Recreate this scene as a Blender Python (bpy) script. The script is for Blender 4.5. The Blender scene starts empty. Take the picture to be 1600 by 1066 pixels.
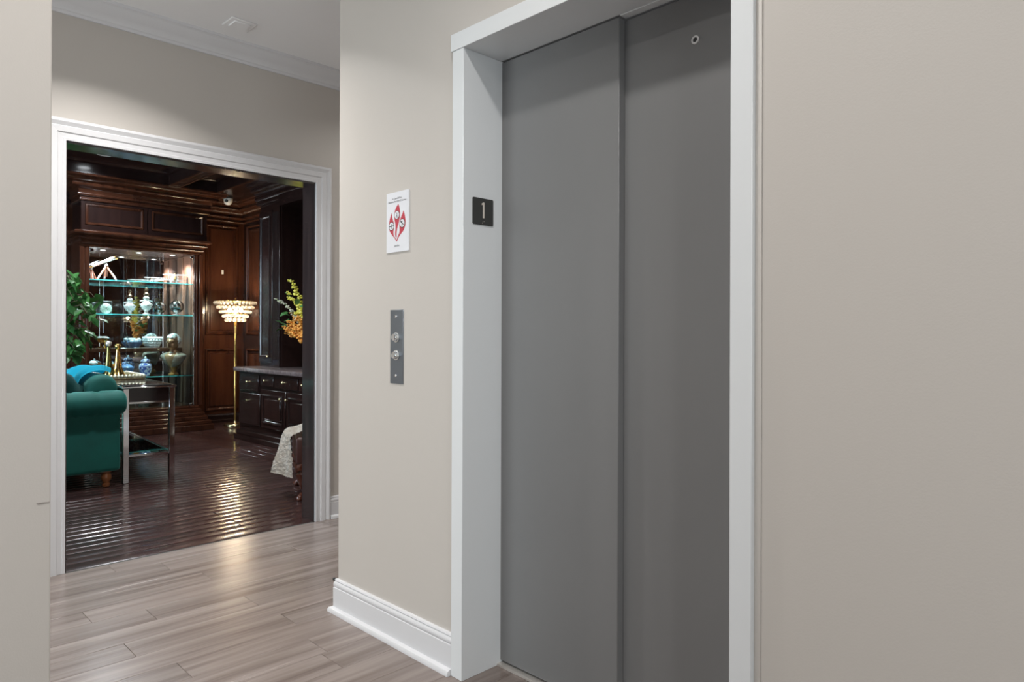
import bpy, bmesh, math, random
from mathutils import Vector, Matrix
random.seed(7)
PI = math.pi
scene = bpy.context.scene
COL = scene.collection

# ------------------------------------------------------------------ camera
H = 1.2
cd = bpy.data.cameras.new('camera'); cam = bpy.data.objects.new('camera', cd); COL.objects.link(cam)
cd.sensor_width = 36.0; cd.lens = 36.0 * 1090.0 / 1600.0
cd.shift_y = -(533.0 - 521.4) / 1600.0
cd.clip_start = 0.02
yaw, roll = math.radians(45.29), math.radians(0.175)
cam.matrix_world = Matrix.Translation((0, 0, H)) @ Matrix.Rotation(yaw, 4, 'Z') @ Matrix.Rotation(PI / 2, 4, 'X') @ Matrix.Rotation(roll, 4, 'Z')
scene.camera = cam

# ------------------------------------------------------------------ world, exposure, large lights
w = bpy.data.worlds.new('world'); scene.world = w; w.use_nodes = True
w.node_tree.nodes['Background'].inputs[0].default_value = (0.75, 0.85, 1.0, 1)
w.node_tree.nodes['Background'].inputs[1].default_value = 0.35
vs = scene.view_settings
vs.view_transform = 'Standard'; vs.look = 'None'; vs.gamma = 1.0; vs.use_curve_mapping = False
vs.exposure = 0.0

def area(name, loc, rot, sx, sy, power, col=(1, 1, 1), shape='RECTANGLE', spread=PI):
    l = bpy.data.lights.new(name, 'AREA'); l.shape = shape; l.size = sx; l.size_y = sy; l.energy = power; l.color = col; l.spread = spread
    o = bpy.data.objects.new(name, l); COL.objects.link(o); o.location = loc; o.rotation_euler = rot
    return o
# added fill lamps behind made-up hall windows; daylight outside the library window
area('lobby_fill', (0.3, -3.6, 1.5), (PI / 2, 0, 0), 3.2, 2.2, 9, (0.95, 0.98, 1.0))  # soft fill added from behind the camera
area('side_fill', (2.95, -0.4, 1.35), (PI / 2, 0, PI / 2), 2.2, 2.2, 48, (0.95, 0.98, 1.0))  # fill added from the right to brighten the elevator jamb reveal
area('corridor_fill', (-3.0, -3.6, 1.45), (PI / 2, 0, 0), 1.7, 2.1, 98, (0.95, 0.98, 1.0))  # fill added to lift the hall ceiling and library wall
area('library_daylight', (-6.75, -1.75, 1.55), (PI / 2, 0, 0), 2.4, 1.8, 190, (0.68, 0.83, 1.0))

# ------------------------------------------------------------------ materials
MATS = {}
def mat(name, col, rough=0.5, metal=0.0, spec=0.5, coat=0.0, coat_rough=0.1, sheen=0.0, var=None, bump=None, emit=None, rand=0.0, rvar=0.0):
    """var=(scale xyz, amount, second colour)  bump=(scale xyz, strength)"""
    m = bpy.data.materials.new(name); m.use_nodes = True; MATS[name] = m
    nt = m.node_tree; p = nt.nodes['Principled BSDF']; L = nt.links.new
    p.inputs['Base Color'].default_value = (*col, 1); p.inputs['Roughness'].default_value = rough
    p.inputs['Metallic'].default_value = metal; p.inputs['Specular IOR Level'].default_value = spec
    p.inputs['Coat Weight'].default_value = coat; p.inputs['Coat Roughness'].default_value = coat_rough
    p.inputs['Sheen Weight'].default_value = sheen
    if sheen: p.inputs['Sheen Roughness'].default_value = 0.35; p.inputs['Sheen Tint'].default_value = (*[min(1, c * 3 + .25) for c in col], 1)
    if emit: p.inputs['Emission Color'].default_value = (*emit[0], 1); p.inputs['Emission Strength'].default_value = emit[1]
    if var or bump:
        geo = nt.nodes.new('ShaderNodeNewGeometry'); oi = nt.nodes.new('ShaderNodeObjectInfo')
        off = nt.nodes.new('ShaderNodeVectorMath'); off.operation = 'MULTIPLY_ADD'
        cmb = nt.nodes.new('ShaderNodeCombineXYZ')
        for k in range(3): L(oi.outputs['Random'], cmb.inputs[k])
        off.inputs[1].default_value = (rand * 37, rand * 53, rand * 11); L(cmb.outputs[0], off.inputs[0]); L(geo.outputs['Position'], off.inputs[2])
    if var:
        mp = nt.nodes.new('ShaderNodeMapping'); mp.inputs['Scale'].default_value = var[0]; L(off.outputs[0], mp.inputs[0])
        no = nt.nodes.new('ShaderNodeTexNoise'); no.inputs['Scale'].default_value = 1; no.inputs['Detail'].default_value = 5; no.inputs['Roughness'].default_value = 0.6; L(mp.outputs[0], no.inputs[0])
        rp = nt.nodes.new('ShaderNodeValToRGB'); rp.color_ramp.elements[0].position = 0.5 - var[1]; rp.color_ramp.elements[1].position = 0.5 + var[1]
        rp.color_ramp.elements[0].color = (*col, 1); rp.color_ramp.elements[1].color = (*var[2], 1); L(no.outputs[0], rp.inputs[0])
        last = rp.outputs[0]
        if rand:
            hs = nt.nodes.new('ShaderNodeHueSaturation'); mr = nt.nodes.new('ShaderNodeMapRange'); mr.inputs[3].default_value = 1 - rand * .35; mr.inputs[4].default_value = 1 + rand * .35
            L(oi.outputs['Random'], mr.inputs[0]); L(mr.outputs[0], hs.inputs['Value']); L(last, hs.inputs['Color']); last = hs.outputs[0]
        L(last, p.inputs['Base Color'])
        if rvar:
            mr = nt.nodes.new('ShaderNodeMapRange'); mr.inputs[3].default_value = rough - rvar; mr.inputs[4].default_value = rough + rvar
            L(no.outputs[0], mr.inputs[0]); L(mr.outputs[0], p.inputs['Roughness'])
    if bump:
        mp = nt.nodes.new('ShaderNodeMapping'); mp.inputs['Scale'].default_value = bump[0]; L(off.outputs[0], mp.inputs[0])
        no = nt.nodes.new('ShaderNodeTexNoise'); no.inputs['Scale'].default_value = 1; no.inputs['Detail'].default_value = 3; L(mp.outputs[0], no.inputs[0])
        bp = nt.nodes.new('ShaderNodeBump'); bp.inputs['Strength'].default_value = bump[1]; bp.inputs['Distance'].default_value = bump[2] if len(bump) > 2 else 0.01
        L(no.outputs[0], bp.inputs['Height']); L(bp.outputs[0], p.inputs['Normal'])
    return m

WALL = mat('wall_paint', (0.545, 0.510, 0.474), 0.42, spec=0.35, bump=((260, 260, 260), 0.06, 0.004))
TRIM = mat('white_trim_paint', (0.68, 0.68, 0.70), 0.3, bump=((40, 40, 8), 0.02))
FRAMEP = mat('white_frame_paint', (0.72, 0.74, 0.755), 0.3, bump=((60, 60, 6), 0.02))
CEIL = mat('ceiling_paint', (0.88, 0.88, 0.89), 0.7, bump=((180, 180, 180), 0.05, 0.004))
VINYL = mat('vinyl_plank', (0.142, 0.109, 0.094), 0.25, var=((19, 0.9, 1), 0.19, (0.278, 0.230, 0.208)), bump=((90, 3, 1), 0.12, 0.002), rand=0.22, rvar=0.06)
DARKB = mat('dark_board', (0.028, 0.0135, 0.0125), 0.19, var=((22, 2.2, 1), 0.2, (0.060, 0.030, 0.027)), bump=((30, 2.2, 1), 0.07, 0.003), rand=0.7, coat=0.3, coat_rough=0.08)
DARKX = mat('dark_board_border', (0.030, 0.0135, 0.012), 0.17, var=((2.2, 22, 1), 0.2, (0.055, 0.027, 0.023)), bump=((2.5, 26, 1), 0.35, 0.003), rand=0.7, coat=0.3, coat_rough=0.08)
SLAB = mat('subfloor', (0.05, 0.045, 0.04), 0.8)
WOOD = mat('mahogany', (0.030, 0.0100, 0.0056), 0.22, var=((9, 9, 1.3), 0.22, (0.070, 0.0245, 0.0125)), coat=0.35, coat_rough=0.12, rand=0.3)
WOODD = mat('dark_mahogany', (0.012, 0.0062, 0.0058), 0.22, var=((9, 9, 1.3), 0.22, (0.027, 0.0125, 0.0105)), coat=0.35, coat_rough=0.12, rand=0.3)
SIDEW = mat('case_lining_wood', (0.042, 0.0165, 0.009), 0.55, spec=0.25, var=((14, 14, 1.3), 0.22, (0.078, 0.032, 0.017)))
REVEAL = mat('dark_reveal_wood', (0.016, 0.010, 0.010), 0.2, var=((14, 14, 1.1), 0.2, (0.045, 0.030, 0.028)), coat=1.0, coat_rough=0.1)
DOORG = mat('grey_door_paint', (0.180, 0.180, 0.182), 0.40, spec=0.5, var=((1.6, 1.6, 0.9), 0.35, (0.205, 0.205, 0.207)), rvar=0.05)
DOORE = mat('grey_door_edge', (0.12, 0.12, 0.115), 0.4)
STEEL = mat('brushed_steel', (0.27, 0.30, 0.34), 0.34, metal=1.0, bump=((30, 30, 400), 0.05))
CHROME = mat('chrome', (0.78, 0.79, 0.80), 0.08, metal=1.0)
SATIN = mat('satin_silver', (0.78, 0.77, 0.75), 0.25, metal=0.75)
BRASS = mat('brass', (0.80, 0.52, 0.16), 0.18, metal=1.0)
GOLD = mat('pale_gold', (0.75, 0.62, 0.36), 0.22, metal=1.0)
BRONZE = mat('olive_bronze', (0.20, 0.19, 0.07), 0.2, metal=1.0)
BLACK = mat('black_plastic', (0.02, 0.02, 0.02), 0.45)
PLATE = mat('charcoal_plate', (0.038, 0.038, 0.036), 0.5)
DIGIT = mat('warm_white_digit', (0.62, 0.56, 0.50), 0.5)
PAPER = mat('sign_white', (0.74, 0.75, 0.79), 0.4)
RED = mat('flame_red', (0.50, 0.045, 0.07), 0.5)
INK = mat('sign_ink', (0.03, 0.03, 0.035), 0.6)
SILL = mat('sill_aluminium', (0.70, 0.66, 0.62), 0.35, metal=0.6)
VELVET = mat('teal_velvet', (0.002, 0.125, 0.098), 0.75, sheen=0.6, var=((6, 6, 6), 0.3, (0.003, 0.085, 0.068)))
VELVETD = mat('deep_teal_velvet', (0.0015, 0.045, 0.040), 0.7, sheen=0.5)
THROW = mat('turquoise_throw', (0.0, 0.42, 0.58), 0.9, sheen=0.6, bump=((160, 160, 160), 0.5, 0.004))
FUR = mat('cream_fur', (0.60, 0.49, 0.38), 0.95, sheen=0.3, var=((22, 22, 22), 0.2, (0.84, 0.77, 0.68)), bump=((150, 150, 150), 0.8, 0.008))
LEGW = mat('turned_leg_wood', (0.21, 0.070, 0.022), 0.3, var=((30, 30, 6), 0.3, (0.30, 0.11, 0.04)))
LEATHER = mat('oxblood_leather', (0.060, 0.017, 0.012), 0.38, bump=((120, 120, 120), 0.15, 0.002))
CHERRY = mat('cherry_wood', (0.095, 0.027, 0.016), 0.2, var=((40, 40, 6), 0.25, (0.14, 0.045, 0.026)), coat=0.4)
MIRROR = mat('mirror', (0.70, 0.71, 0.73), 0.015, metal=1.0)
COUNTER = mat('counter_stone', (0.10, 0.075, 0.075), 0.15, var=((30, 30, 30), 0.2, (0.20, 0.16, 0.155)), coat=0.3)
PORC = mat('white_porcelain', (0.66, 0.66, 0.66), 0.2)
JARM = mat('blue_white_porcelain', (0.60, 0.62, 0.72), 0.15, var=((38, 38, 38), 0.06, (0.05, 0.07, 0.28)), coat=0.4)
JADE = mat('pale_green_ceramic', (0.42, 0.50, 0.44), 0.4, var=((50, 50, 50), 0.12, (0.16, 0.22, 0.18)))
BUSTM = mat('silvered_bronze', (0.70, 0.66, 0.62), 0.30, metal=0.5, var=((16, 16, 16), 0.25, (0.55, 0.42, 0.30)))
COPPER = mat('copper_glaze', (0.45, 0.15, 0.03), 0.2, var=((12, 12, 12), 0.2, (0.22, 0.06, 0.015)), coat=0.5)
BLUEM = mat('blue_ceramic', (0.08, 0.13, 0.24), 0.2, coat=0.4)
TELEW = mat('tripod_wood', (0.22, 0.070, 0.035), 0.35, var=((30, 30, 6), 0.3, (0.30, 0.10, 0.05)))
LEAF = mat('ficus_leaf', (0.030, 0.115, 0.035), 0.35, var=((14, 14, 14), 0.25, (0.075, 0.22, 0.05)), rand=0.9)
BARK = mat('ficus_bark', (0.10, 0.07, 0.045), 0.8, var=((40, 40, 12), 0.3, (0.17, 0.12, 0.08)))
SOIL = mat('soil', (0.02, 0.014, 0.010), 0.95)
YEL = mat('yellow_petal', (0.75, 0.66, 0.02), 0.6, var=((30, 30, 30), 0.2, (0.85, 0.80, 0.22)))
ORA = mat('orange_petal', (0.75, 0.25, 0.02), 0.6, var=((40, 40, 40), 0.2, (0.85, 0.50, 0.12)))
WHP = mat('white_petal', (0.68, 0.66, 0.52), 0.6)
STEM = mat('green_stem', (0.10, 0.20, 0.03), 0.6)
DOMEW = mat('camera_white', (0.72, 0.70, 0.64), 0.35)
LENS = mat('camera_lens', (0.02, 0.03, 0.03), 0.08, coat=0.6)
BULB = mat('warm_bulb', (1, 0.9, 0.7), 0.5, emit=((1.0, 0.80, 0.52), 60))
LED = mat('cool_downlight', (1, 1, 1), 0.5, emit=((0.90, 0.96, 1.0), 25))
HALLED = mat('hall_downlight', (1, 1, 1), 0.5, emit=((1.0, 0.97, 0.93), 12))

def custom(name, build):
    m = bpy.data.materials.new(name); m.use_nodes = True; nt = m.node_tree; nt.nodes.clear()
    o = nt.nodes.new('ShaderNodeOutputMaterial'); nt.links.new(build(nt), o.inputs[0]); return m
def _glass(tint, ior):
    def f(nt):
        t = nt.nodes.new('ShaderNodeBsdfTransparent'); t.inputs[0].default_value = (*tint, 1)
        g = nt.nodes.new('ShaderNodeBsdfGlossy'); g.inputs['Roughness'].default_value = 0.03
        fr = nt.nodes.new('ShaderNodeFresnel'); fr.inputs[0].default_value = ior
        mx = nt.nodes.new('ShaderNodeMixShader'); nt.links.new(fr.outputs[0], mx.inputs[0]); nt.links.new(t.outputs[0], mx.inputs[1]); nt.links.new(g.outputs[0], mx.inputs[2])
        return mx.outputs[0]
    return f
GLASS = custom('clear_glass', _glass((0.97, 0.99, 0.985), 1.35))
SHELFG = custom('shelf_glass', _glass((0.86, 0.96, 0.95), 1.5))
def _edge(nt):
    a = nt.nodes.new('ShaderNodeBsdfTranslucent'); a.inputs[0].default_value = (0.15, 0.62, 0.62, 1)
    b = nt.nodes.new('ShaderNodeBsdfDiffuse'); b.inputs[0].default_value = (0.10, 0.50, 0.52, 1)
    g = nt.nodes.new('ShaderNodeBsdfGlossy'); g.inputs['Roughness'].default_value = 0.15; g.inputs[0].default_value = (0.7, 1, 1, 1)
    m1 = nt.nodes.new('ShaderNodeMixShader'); m2 = nt.nodes.new('ShaderNodeMixShader'); m1.inputs[0].default_value = .5; m2.inputs[0].default_value = .25
    nt.links.new(a.outputs[0], m1.inputs[1]); nt.links.new(b.outputs[0], m1.inputs[2]); nt.links.new(m1.outputs[0], m2.inputs[1]); nt.links.new(g.outputs[0], m2.inputs[2])
    return m2.outputs[0]
EDGE = custom('glass_edge', _edge)
def _bead(nt):
    a = nt.nodes.new('ShaderNodeBsdfTranslucent'); a.inputs[0].default_value = (0.42, 0.40, 0.37, 1)
    t = nt.nodes.new('ShaderNodeBsdfTransparent')
    g = nt.nodes.new('ShaderNodeBsdfGlossy'); g.inputs['Roughness'].default_value = 0.08
    m1 = nt.nodes.new('ShaderNodeMixShader'); m2 = nt.nodes.new('ShaderNodeMixShader'); m1.inputs[0].default_value = .35; m2.inputs[0].default_value = .3
    nt.links.new(a.outputs[0], m1.inputs[1]); nt.links.new(t.outputs[0], m1.inputs[2]); nt.links.new(m1.outputs[0], m2.inputs[1]); nt.links.new(g.outputs[0], m2.inputs[2])
    return m2.outputs[0]
BEAD = custom('crystal_bead', _bead)

# ------------------------------------------------------------------ mesh builder
ORG = {}
class MB:
    def __init__(s): s.bm = bmesh.new()
    def faces(s, vs, fs):
        v = [s.bm.verts.new(p) for p in vs]
        for f in fs:
            try: s.bm.faces.new([v[i] for i in f])
            except ValueError: pass
        return s
    def box(s, x0, x1, y0, y1, z0, z1, bev=0, seg=1):
        x0, x1 = min(x0, x1), max(x0, x1); y0, y1 = min(y0, y1), max(y0, y1); z0, z1 = min(z0, z1), max(z0, z1)
        r = bmesh.ops.create_cube(s.bm, size=1); vv = r['verts']
        for v in vv: v.co = Vector((x0 + (v.co.x + .5) * (x1 - x0), y0 + (v.co.y + .5) * (y1 - y0), z0 + (v.co.z + .5) * (z1 - z0)))
        if bev:
            es = list({e for v in vv for e in v.link_edges})
            bmesh.ops.bevel(s.bm, geom=es, offset=bev, segments=seg, affect='EDGES', profile=0.5)
        return s
    def lathe(s, prof, c=(0, 0, 0), seg=20, axis='z', sx=1, sy=1, cap=True):
        c = Vector(c); rings = []
        for r, z in prof:
            ring = []
            for k in range(seg):
                a = 2 * PI * k / seg; p = (r * math.cos(a) * sx, r * math.sin(a) * sy, z)
                if axis == 'x': p = (p[2], p[0], p[1])
                elif axis == 'y': p = (p[1], p[2], p[0])
                ring.append(s.bm.verts.new(c + Vector(p)))
            rings.append(ring)
        for a, b in zip(rings, rings[1:]):
            for k in range(seg): s.bm.faces.new((a[k], a[(k + 1) % seg], b[(k + 1) % seg], b[k]))
        if cap: s.bm.faces.new(rings[0][::-1]); s.bm.faces.new(rings[-1])
        return s
    def loft(s, rings):
        rr = [[s.bm.verts.new(p) for p in r] for r in rings]; n = len(rr[0])
        for a, b in zip(rr, rr[1:]):
            for k in range(n): s.bm.faces.new((a[k], a[(k + 1) % n], b[(k + 1) % n], b[k]))
        s.bm.faces.new(rr[0][::-1]); s.bm.faces.new(rr[-1]); return s
    def tube(s, pts, rad, seg=8):
        pts = [Vector(p) for p in pts]; rad = rad if isinstance(rad, (list, tuple)) else [rad] * len(pts)
        rings = []
        for i, p in enumerate(pts):
            d = (pts[min(i + 1, len(pts) - 1)] - pts[max(i - 1, 0)]).normalized()
            u = d.cross(Vector((0, 0, 1)));  u = u.normalized() if u.length > 1e-3 else Vector((1, 0, 0))
            v = d.cross(u).normalized()
            rings.append([p + (u * math.cos(2 * PI * k / seg) + v * math.sin(2 * PI * k / seg)) * rad[i] for k in range(seg)])
        return s.loft(rings)
    def sphere(s, c, r, seg=12, rg=8, sc=(1, 1, 1)):
        n0 = len(s.bm.verts)
        res = bmesh.ops.create_uvsphere(s.bm, u_segments=seg, v_segments=rg, radius=r)
        for v in res['verts']: v.co = Vector(c) + Vector((v.co.x * sc[0], v.co.y * sc[1], v.co.z * sc[2]))
        return s
    def prism(s, poly, fn, h0, h1):
        n = len(poly); a = [s.bm.verts.new(fn(p[0], p[1], h0)) for p in poly]; b = [s.bm.verts.new(fn(p[0], p[1], h1)) for p in poly]
        s.bm.faces.new(a[::-1]); s.bm.faces.new(b)
        for k in range(n): s.bm.faces.new((a[k], a[(k + 1) % n], b[(k + 1) % n], b[k]))
        return s
    def sweep(s, path, prof, n, closed=False):
        P = [Vector(p) for p in path]; n = Vector(n); N = len(P); rings = []
        for i in range(N):
            if closed: d0 = P[i] - P[i - 1]; d1 = P[(i + 1) % N] - P[i]
            else: d0 = P[i] - P[i - 1] if i else P[1] - P[0]; d1 = P[i + 1] - P[i] if i < N - 1 else P[i] - P[i - 1]
            s0 = n.cross(d0.normalized()); s1 = n.cross(d1.normalized())
            m = (s0 + s1) / max(0.2, 1 + s0.dot(s1))
            rings.append([s.bm.verts.new(P[i] + m * u + n * v) for u, v in prof])
        K = len(prof)
        for i in range(N if closed else N - 1):
            a, b = rings[i], rings[(i + 1) % N]
            for k in range(K): s.bm.faces.new((a[k], a[(k + 1) % K], b[(k + 1) % K], b[k]))
        if not closed: s.bm.faces.new(rings[0][::-1]); s.bm.faces.new(rings[-1])
        return s
    def grid(s, fn, nu, nv, thick=0):
        vs = [[s.bm.verts.new(fn(i / nu, j / nv)) for j in range(nv + 1)] for i in range(nu + 1)]
        fs = [s.bm.faces.new((vs[i][j], vs[i + 1][j], vs[i + 1][j + 1], vs[i][j + 1])) for i in range(nu) for j in range(nv)]
        if thick: bmesh.ops.solidify(s.bm, geom=fs, thickness=thick)
        return s
    def xf(s, M):
        for v in s.bm.verts: v.co = M @ v.co
        return s
    def build(s, name, m, parent=None, smooth=40, org=None):
        o3 = Vector(org) if org is not None else (ORG[parent.name] if parent is not None else Vector((0, 0, 0)))
        bmesh.ops.recalc_face_normals(s.bm, faces=s.bm.faces[:])
        for v in s.bm.verts: v.co -= o3
        me = bpy.data.meshes.new(name); s.bm.to_mesh(me); s.bm.free(); me.materials.append(m)
        if smooth:
            me.polygons.foreach_set('use_smooth', [True] * len(me.polygons)); me.set_sharp_from_angle(angle=math.radians(smooth))
        o = bpy.data.objects.new(name, me); COL.objects.link(o)
        if parent is not None: o.parent = parent; o.location = o3 - ORG[parent.name]
        else: o.location = o3
        ORG[o.name] = o3
        return o
def tag(o, label, cat, group=None, kind=None):
    o['label'] = label; o['category'] = cat
    if group: o['group'] = group
    if kind: o['kind'] = kind
    return o
def thing(name, loc, label, cat, group=None, kind=None):
    o = bpy.data.objects.new(name, None); COL.objects.link(o); o.location = loc; o.empty_display_size = .1; ORG[o.name] = Vector(loc)
    return tag(o, label, cat, group, kind)
def inst(mesh_ob, parent, loc, rot=(0, 0, 0), scale=(1, 1, 1), name=None):
    c = mesh_ob.copy(); COL.objects.link(c); c.parent = parent
    c.location = Vector(loc) - (ORG[parent.name] if parent is not None else Vector((0, 0, 0)))
    c.rotation_euler = rot; c.scale = scale; ORG[c.name] = Vector(loc)
    return c
def struct(o, label, cat): return tag(o, label, cat, kind='structure')
def text_mesh(body, width, fn, thick=0.0006, height=None):
    cu = bpy.data.curves.new('t', 'FONT'); cu.body = body; cu.align_x = 'CENTER'; cu.size = 1
    ob = bpy.data.objects.new('t', cu); COL.objects.link(ob)
    bpy.context.view_layer.update()
    me = ob.evaluated_get(bpy.context.evaluated_depsgraph_get()).to_mesh()
    xs = [v.co.x for v in me.vertices]; ys = [v.co.y for v in me.vertices]
    k = width / (max(xs) - min(xs)); cx = (max(xs) + min(xs)) / 2; cy = (max(ys) + min(ys)) / 2
    ky = k if height is None else height / (max(ys) - min(ys))
    mb = MB(); mb.faces([fn((v.co.x - cx) * k, (v.co.y - cy) * ky, thick) for v in me.vertices], [tuple(p.vertices) for p in me.polygons])
    ob.evaluated_get(bpy.context.evaluated_depsgraph_get()).to_mesh_clear()
    bpy.data.objects.remove(ob); bpy.data.curves.remove(cu)
    return mb

# ================================================================== HALL STRUCTURE
YF, YW = 1.569, 1.587            # elevator frame front, elevator wall face
XLIB = -4.037                    # library wall, hall face
ZC = 2.88
fl = MB().box(-4.10, 2.6, -3.3, 5.1, -0.12, -0.0045).build('floor', SLAB, smooth=0)
struct(fl, 'taupe wood-look plank floor of the hall', 'floor')
# vinyl planks, running along the library wall
PW = 0.152
pl0 = MB().box(-PW / 2 + .0004, PW / 2 - .0004, -0.5, 0.5, -0.0045, 0, bev=0.0012).build('plank', VINYL, fl, org=(0, 0, 0))
first = True
i = 0; x = XLIB + PW / 2 + 0.012
while x < 0.2:
    y = -1.0 - random.random() * 1.2
    while y < 3.6:
        L = 1.22; y1 = min(y + L, 3.6)
        if y1 > -1.0:
            a = max(y, -1.0); q = pl0 if first else inst(pl0, fl, (0, 0, 0))
            first = False
            q.location = (x, (a + y1) / 2, 0); q.scale = (1, y1 - a - .0006, 1)
        y = y1 if y1 < 3.6 else 9
    x += PW; i += 1
rest = MB().box(0.2, 2.6, -3.3, 1.5, -0.0044, -0.0002).box(-4.03, 0.2, -3.3, -1.0, -0.0044, -0.0002).box(-4.03, -2.6, 3.6, 5.1, -0.0044, -0.0002).build('plank_field', VINYL, fl, smooth=0)
rest['kind'] = 'stuff'
struct(MB().box(-4.10, 2.6, -3.3, 5.1, ZC, ZC + .1).build('ceiling', CEIL, smooth=0), 'plain white hall ceiling', 'ceiling')
struct(MB().box(-2.663, -1.87, YW, 1.95, 0, ZC).box(-2.663, -2.5, 1.90, 5.1, 0, ZC).box(-0.79, 2.6, YW, 1.95, 0, ZC).box(-1.87, -0.79, YW, 1.95, 2.21, ZC).build('wall_elevator', WALL, smooth=0), 'beige painted wall around the elevator entrance', 'wall')
lw = struct(MB().box(-1.9, -1.75, -3.3, 0.3485, 0, ZC, bev=0.002).build('wall_left', WALL, smooth=0), 'beige painted wall end at the left edge', 'wall')
MB().faces([(-1.7492, .322, .839), (-1.7492, .347, .8385), (-1.7488, .347, .8375), (-1.7488, .325, .8362)], [(0, 1, 2, 3)]).build('crack', mat('crack_shadow', (.22, .19, .17), .9), lw, smooth=0)
struct(MB().box(-4.17, XLIB, -3.3, 0.863, 0, ZC).box(-4.17, XLIB, 2.232, 5.1, 0, ZC).box(-4.17, XLIB, 0.863, 2.232, 2.156, ZC).build('wall_library_front', WALL, smooth=0), 'beige hall wall with the wide opening to the library', 'wall')
struct(MB().box(2.5, 2.6, -3.3, -1.5, 0, ZC).box(2.5, 2.6, .7, 1.6, 0, ZC).box(2.5, 2.6, -1.5, .7, 0, .25).box(2.5, 2.6, -1.5, .7, 2.45, ZC).build('wall_right', WALL, smooth=0), 'beige painted wall on the right, outside the view', 'wall')
struct(MB().box(-2.1, -1.3, -3.3, -3.2, 0, ZC).box(-4.04, -3.9, -3.3, -3.2, 0, ZC).box(-3.9, -2.1, -3.3, -3.2, 0, .35).box(-3.9, -2.1, -3.3, -3.2, 2.6, ZC).box(1.9, 2.6, -3.3, -3.2, 0, ZC).box(-1.3, 1.9, -3.3, -3.2, 0, .4).box(-1.3, 1.9, -3.3, -3.2, 2.6, ZC).build('wall_back', WALL, smooth=0), 'beige lobby wall behind the camera', 'wall')
struct(MB().box(-4.04, -2.5, 5.0, 5.1, 0, ZC).build('wall_corridor_end', WALL, smooth=0), 'beige wall closing the side corridor', 'wall')
w1 = struct(thing('fill_window_1', (0.3, -3.25, .4), 'wide white framed window added behind the camera for fill light', 'window'), 'wide white framed window added behind the camera for fill light', 'window')  # unseen window, made up to carry the soft fill from behind
MB().box(-1.3, 1.9, -3.28, -3.22, .4, .45).box(-1.3, 1.9, -3.28, -3.22, 2.55, 2.6).box(-1.3, -1.25, -3.28, -3.22, .45, 2.55).box(1.85, 1.9, -3.28, -3.22, .45, 2.55).box(.275, .325, -3.28, -3.22, .45, 2.55).build('window_frame', TRIM, w1)
MB().box(-1.25, .275, -3.255, -3.25, .45, 2.55).build('pane', GLASS, w1, smooth=0)
MB().box(.325, 1.85, -3.255, -3.25, .45, 2.55).build('pane', GLASS, w1, smooth=0)

w4 = struct(thing('fill_window_4', (2.55, -.4, .25), 'tall window added right of the camera for fill light, outside the view', 'window'), 'tall window added right of the camera for fill light, outside the view', 'window')  # unseen window, made up to carry the fill from the right
MB().box(2.52, 2.58, -1.5, .7, .25, .30).box(2.52, 2.58, -1.5, .7, 2.40, 2.45).box(2.52, 2.58, -1.5, -1.45, .30, 2.40).box(2.52, 2.58, .65, .7, .30, 2.40).build('window_frame', TRIM, w4)
MB().box(2.548, 2.552, -1.45, .65, .30, 2.40).build('pane', GLASS, w4, smooth=0)
w3 = struct(thing('fill_window_3', (-3.0, -3.25, .35), 'window added at the corridor end for fill light, outside the view', 'window'), 'window added at the corridor end for fill light, outside the view', 'window')  # unseen window, made up to carry the corridor fill
MB().box(-3.9, -2.1, -3.28, -3.22, .35, .40).box(-3.9, -2.1, -3.28, -3.22, 2.55, 2.6).box(-3.9, -3.85, -3.28, -3.22, .40, 2.55).box(-2.15, -2.1, -3.28, -3.22, .40, 2.55).build('window_frame', TRIM, w3)
MB().box(-3.85, -2.15, -3.255, -3.25, .40, 2.55).build('pane', GLASS, w3, smooth=0)
# baseboards
BB = [(0, 0), (.034, 0), (.034, .010), (.030, .018), (.020, .022), (.016, .023), (.016, .104), (.013, .107), (.0155, .111), (.015, .123), (.009, .131), (.0115, .134), (.009, .140), (0, .142)]
Z3 = (0, 0, 1)
struct(MB().sweep([(-1.886, YW, 0), (-2.663, YW, 0), (-2.663, 5, 0)], BB, Z3).build('baseboard_elevator', TRIM), 'white stepped baseboard under the call button, turning the wall corner', 'baseboard')
struct(MB().sweep([(2.5, YW, 0), (-.755, YW, 0)], BB, Z3).build('baseboard_right', TRIM), 'white baseboard right of the elevator', 'baseboard')
struct(MB().sweep([(XLIB, 5, 0), (XLIB, 2.338, 0)], BB, Z3).build('baseboard_library', TRIM), 'white baseboard beside the library door casing', 'baseboard')
struct(MB().sweep([(-1.9, .3485, 0), (-1.75, .3485, 0), (-1.75, -3.2, 0)], BB, Z3).build('baseboard_left', TRIM), 'white baseboard of the left wall end', 'baseboard')
# crown moulding of the hall
CR = [(0, 2.782), (.012, 2.782), (.014, 2.794), (.022, 2.799), (.026, 2.812), (.045, 2.826), (.066, 2.838), (.080, 2.855), (.086, 2.862), (.098, 2.866), (.10, 2.88), (0, 2.88)]
struct(MB().sweep([(XLIB, 5, 0), (XLIB, -3.2, 0)], CR, Z3).build('trim_1', TRIM), 'white crown moulding above the library opening', 'crown moulding')
struct(MB().sweep([(2.5, YW, 0), (-2.663, YW, 0), (-2.663, 5, 0)], CR, Z3).build('trim_2', TRIM), 'white crown moulding over the elevator wall', 'crown moulding')
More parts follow.
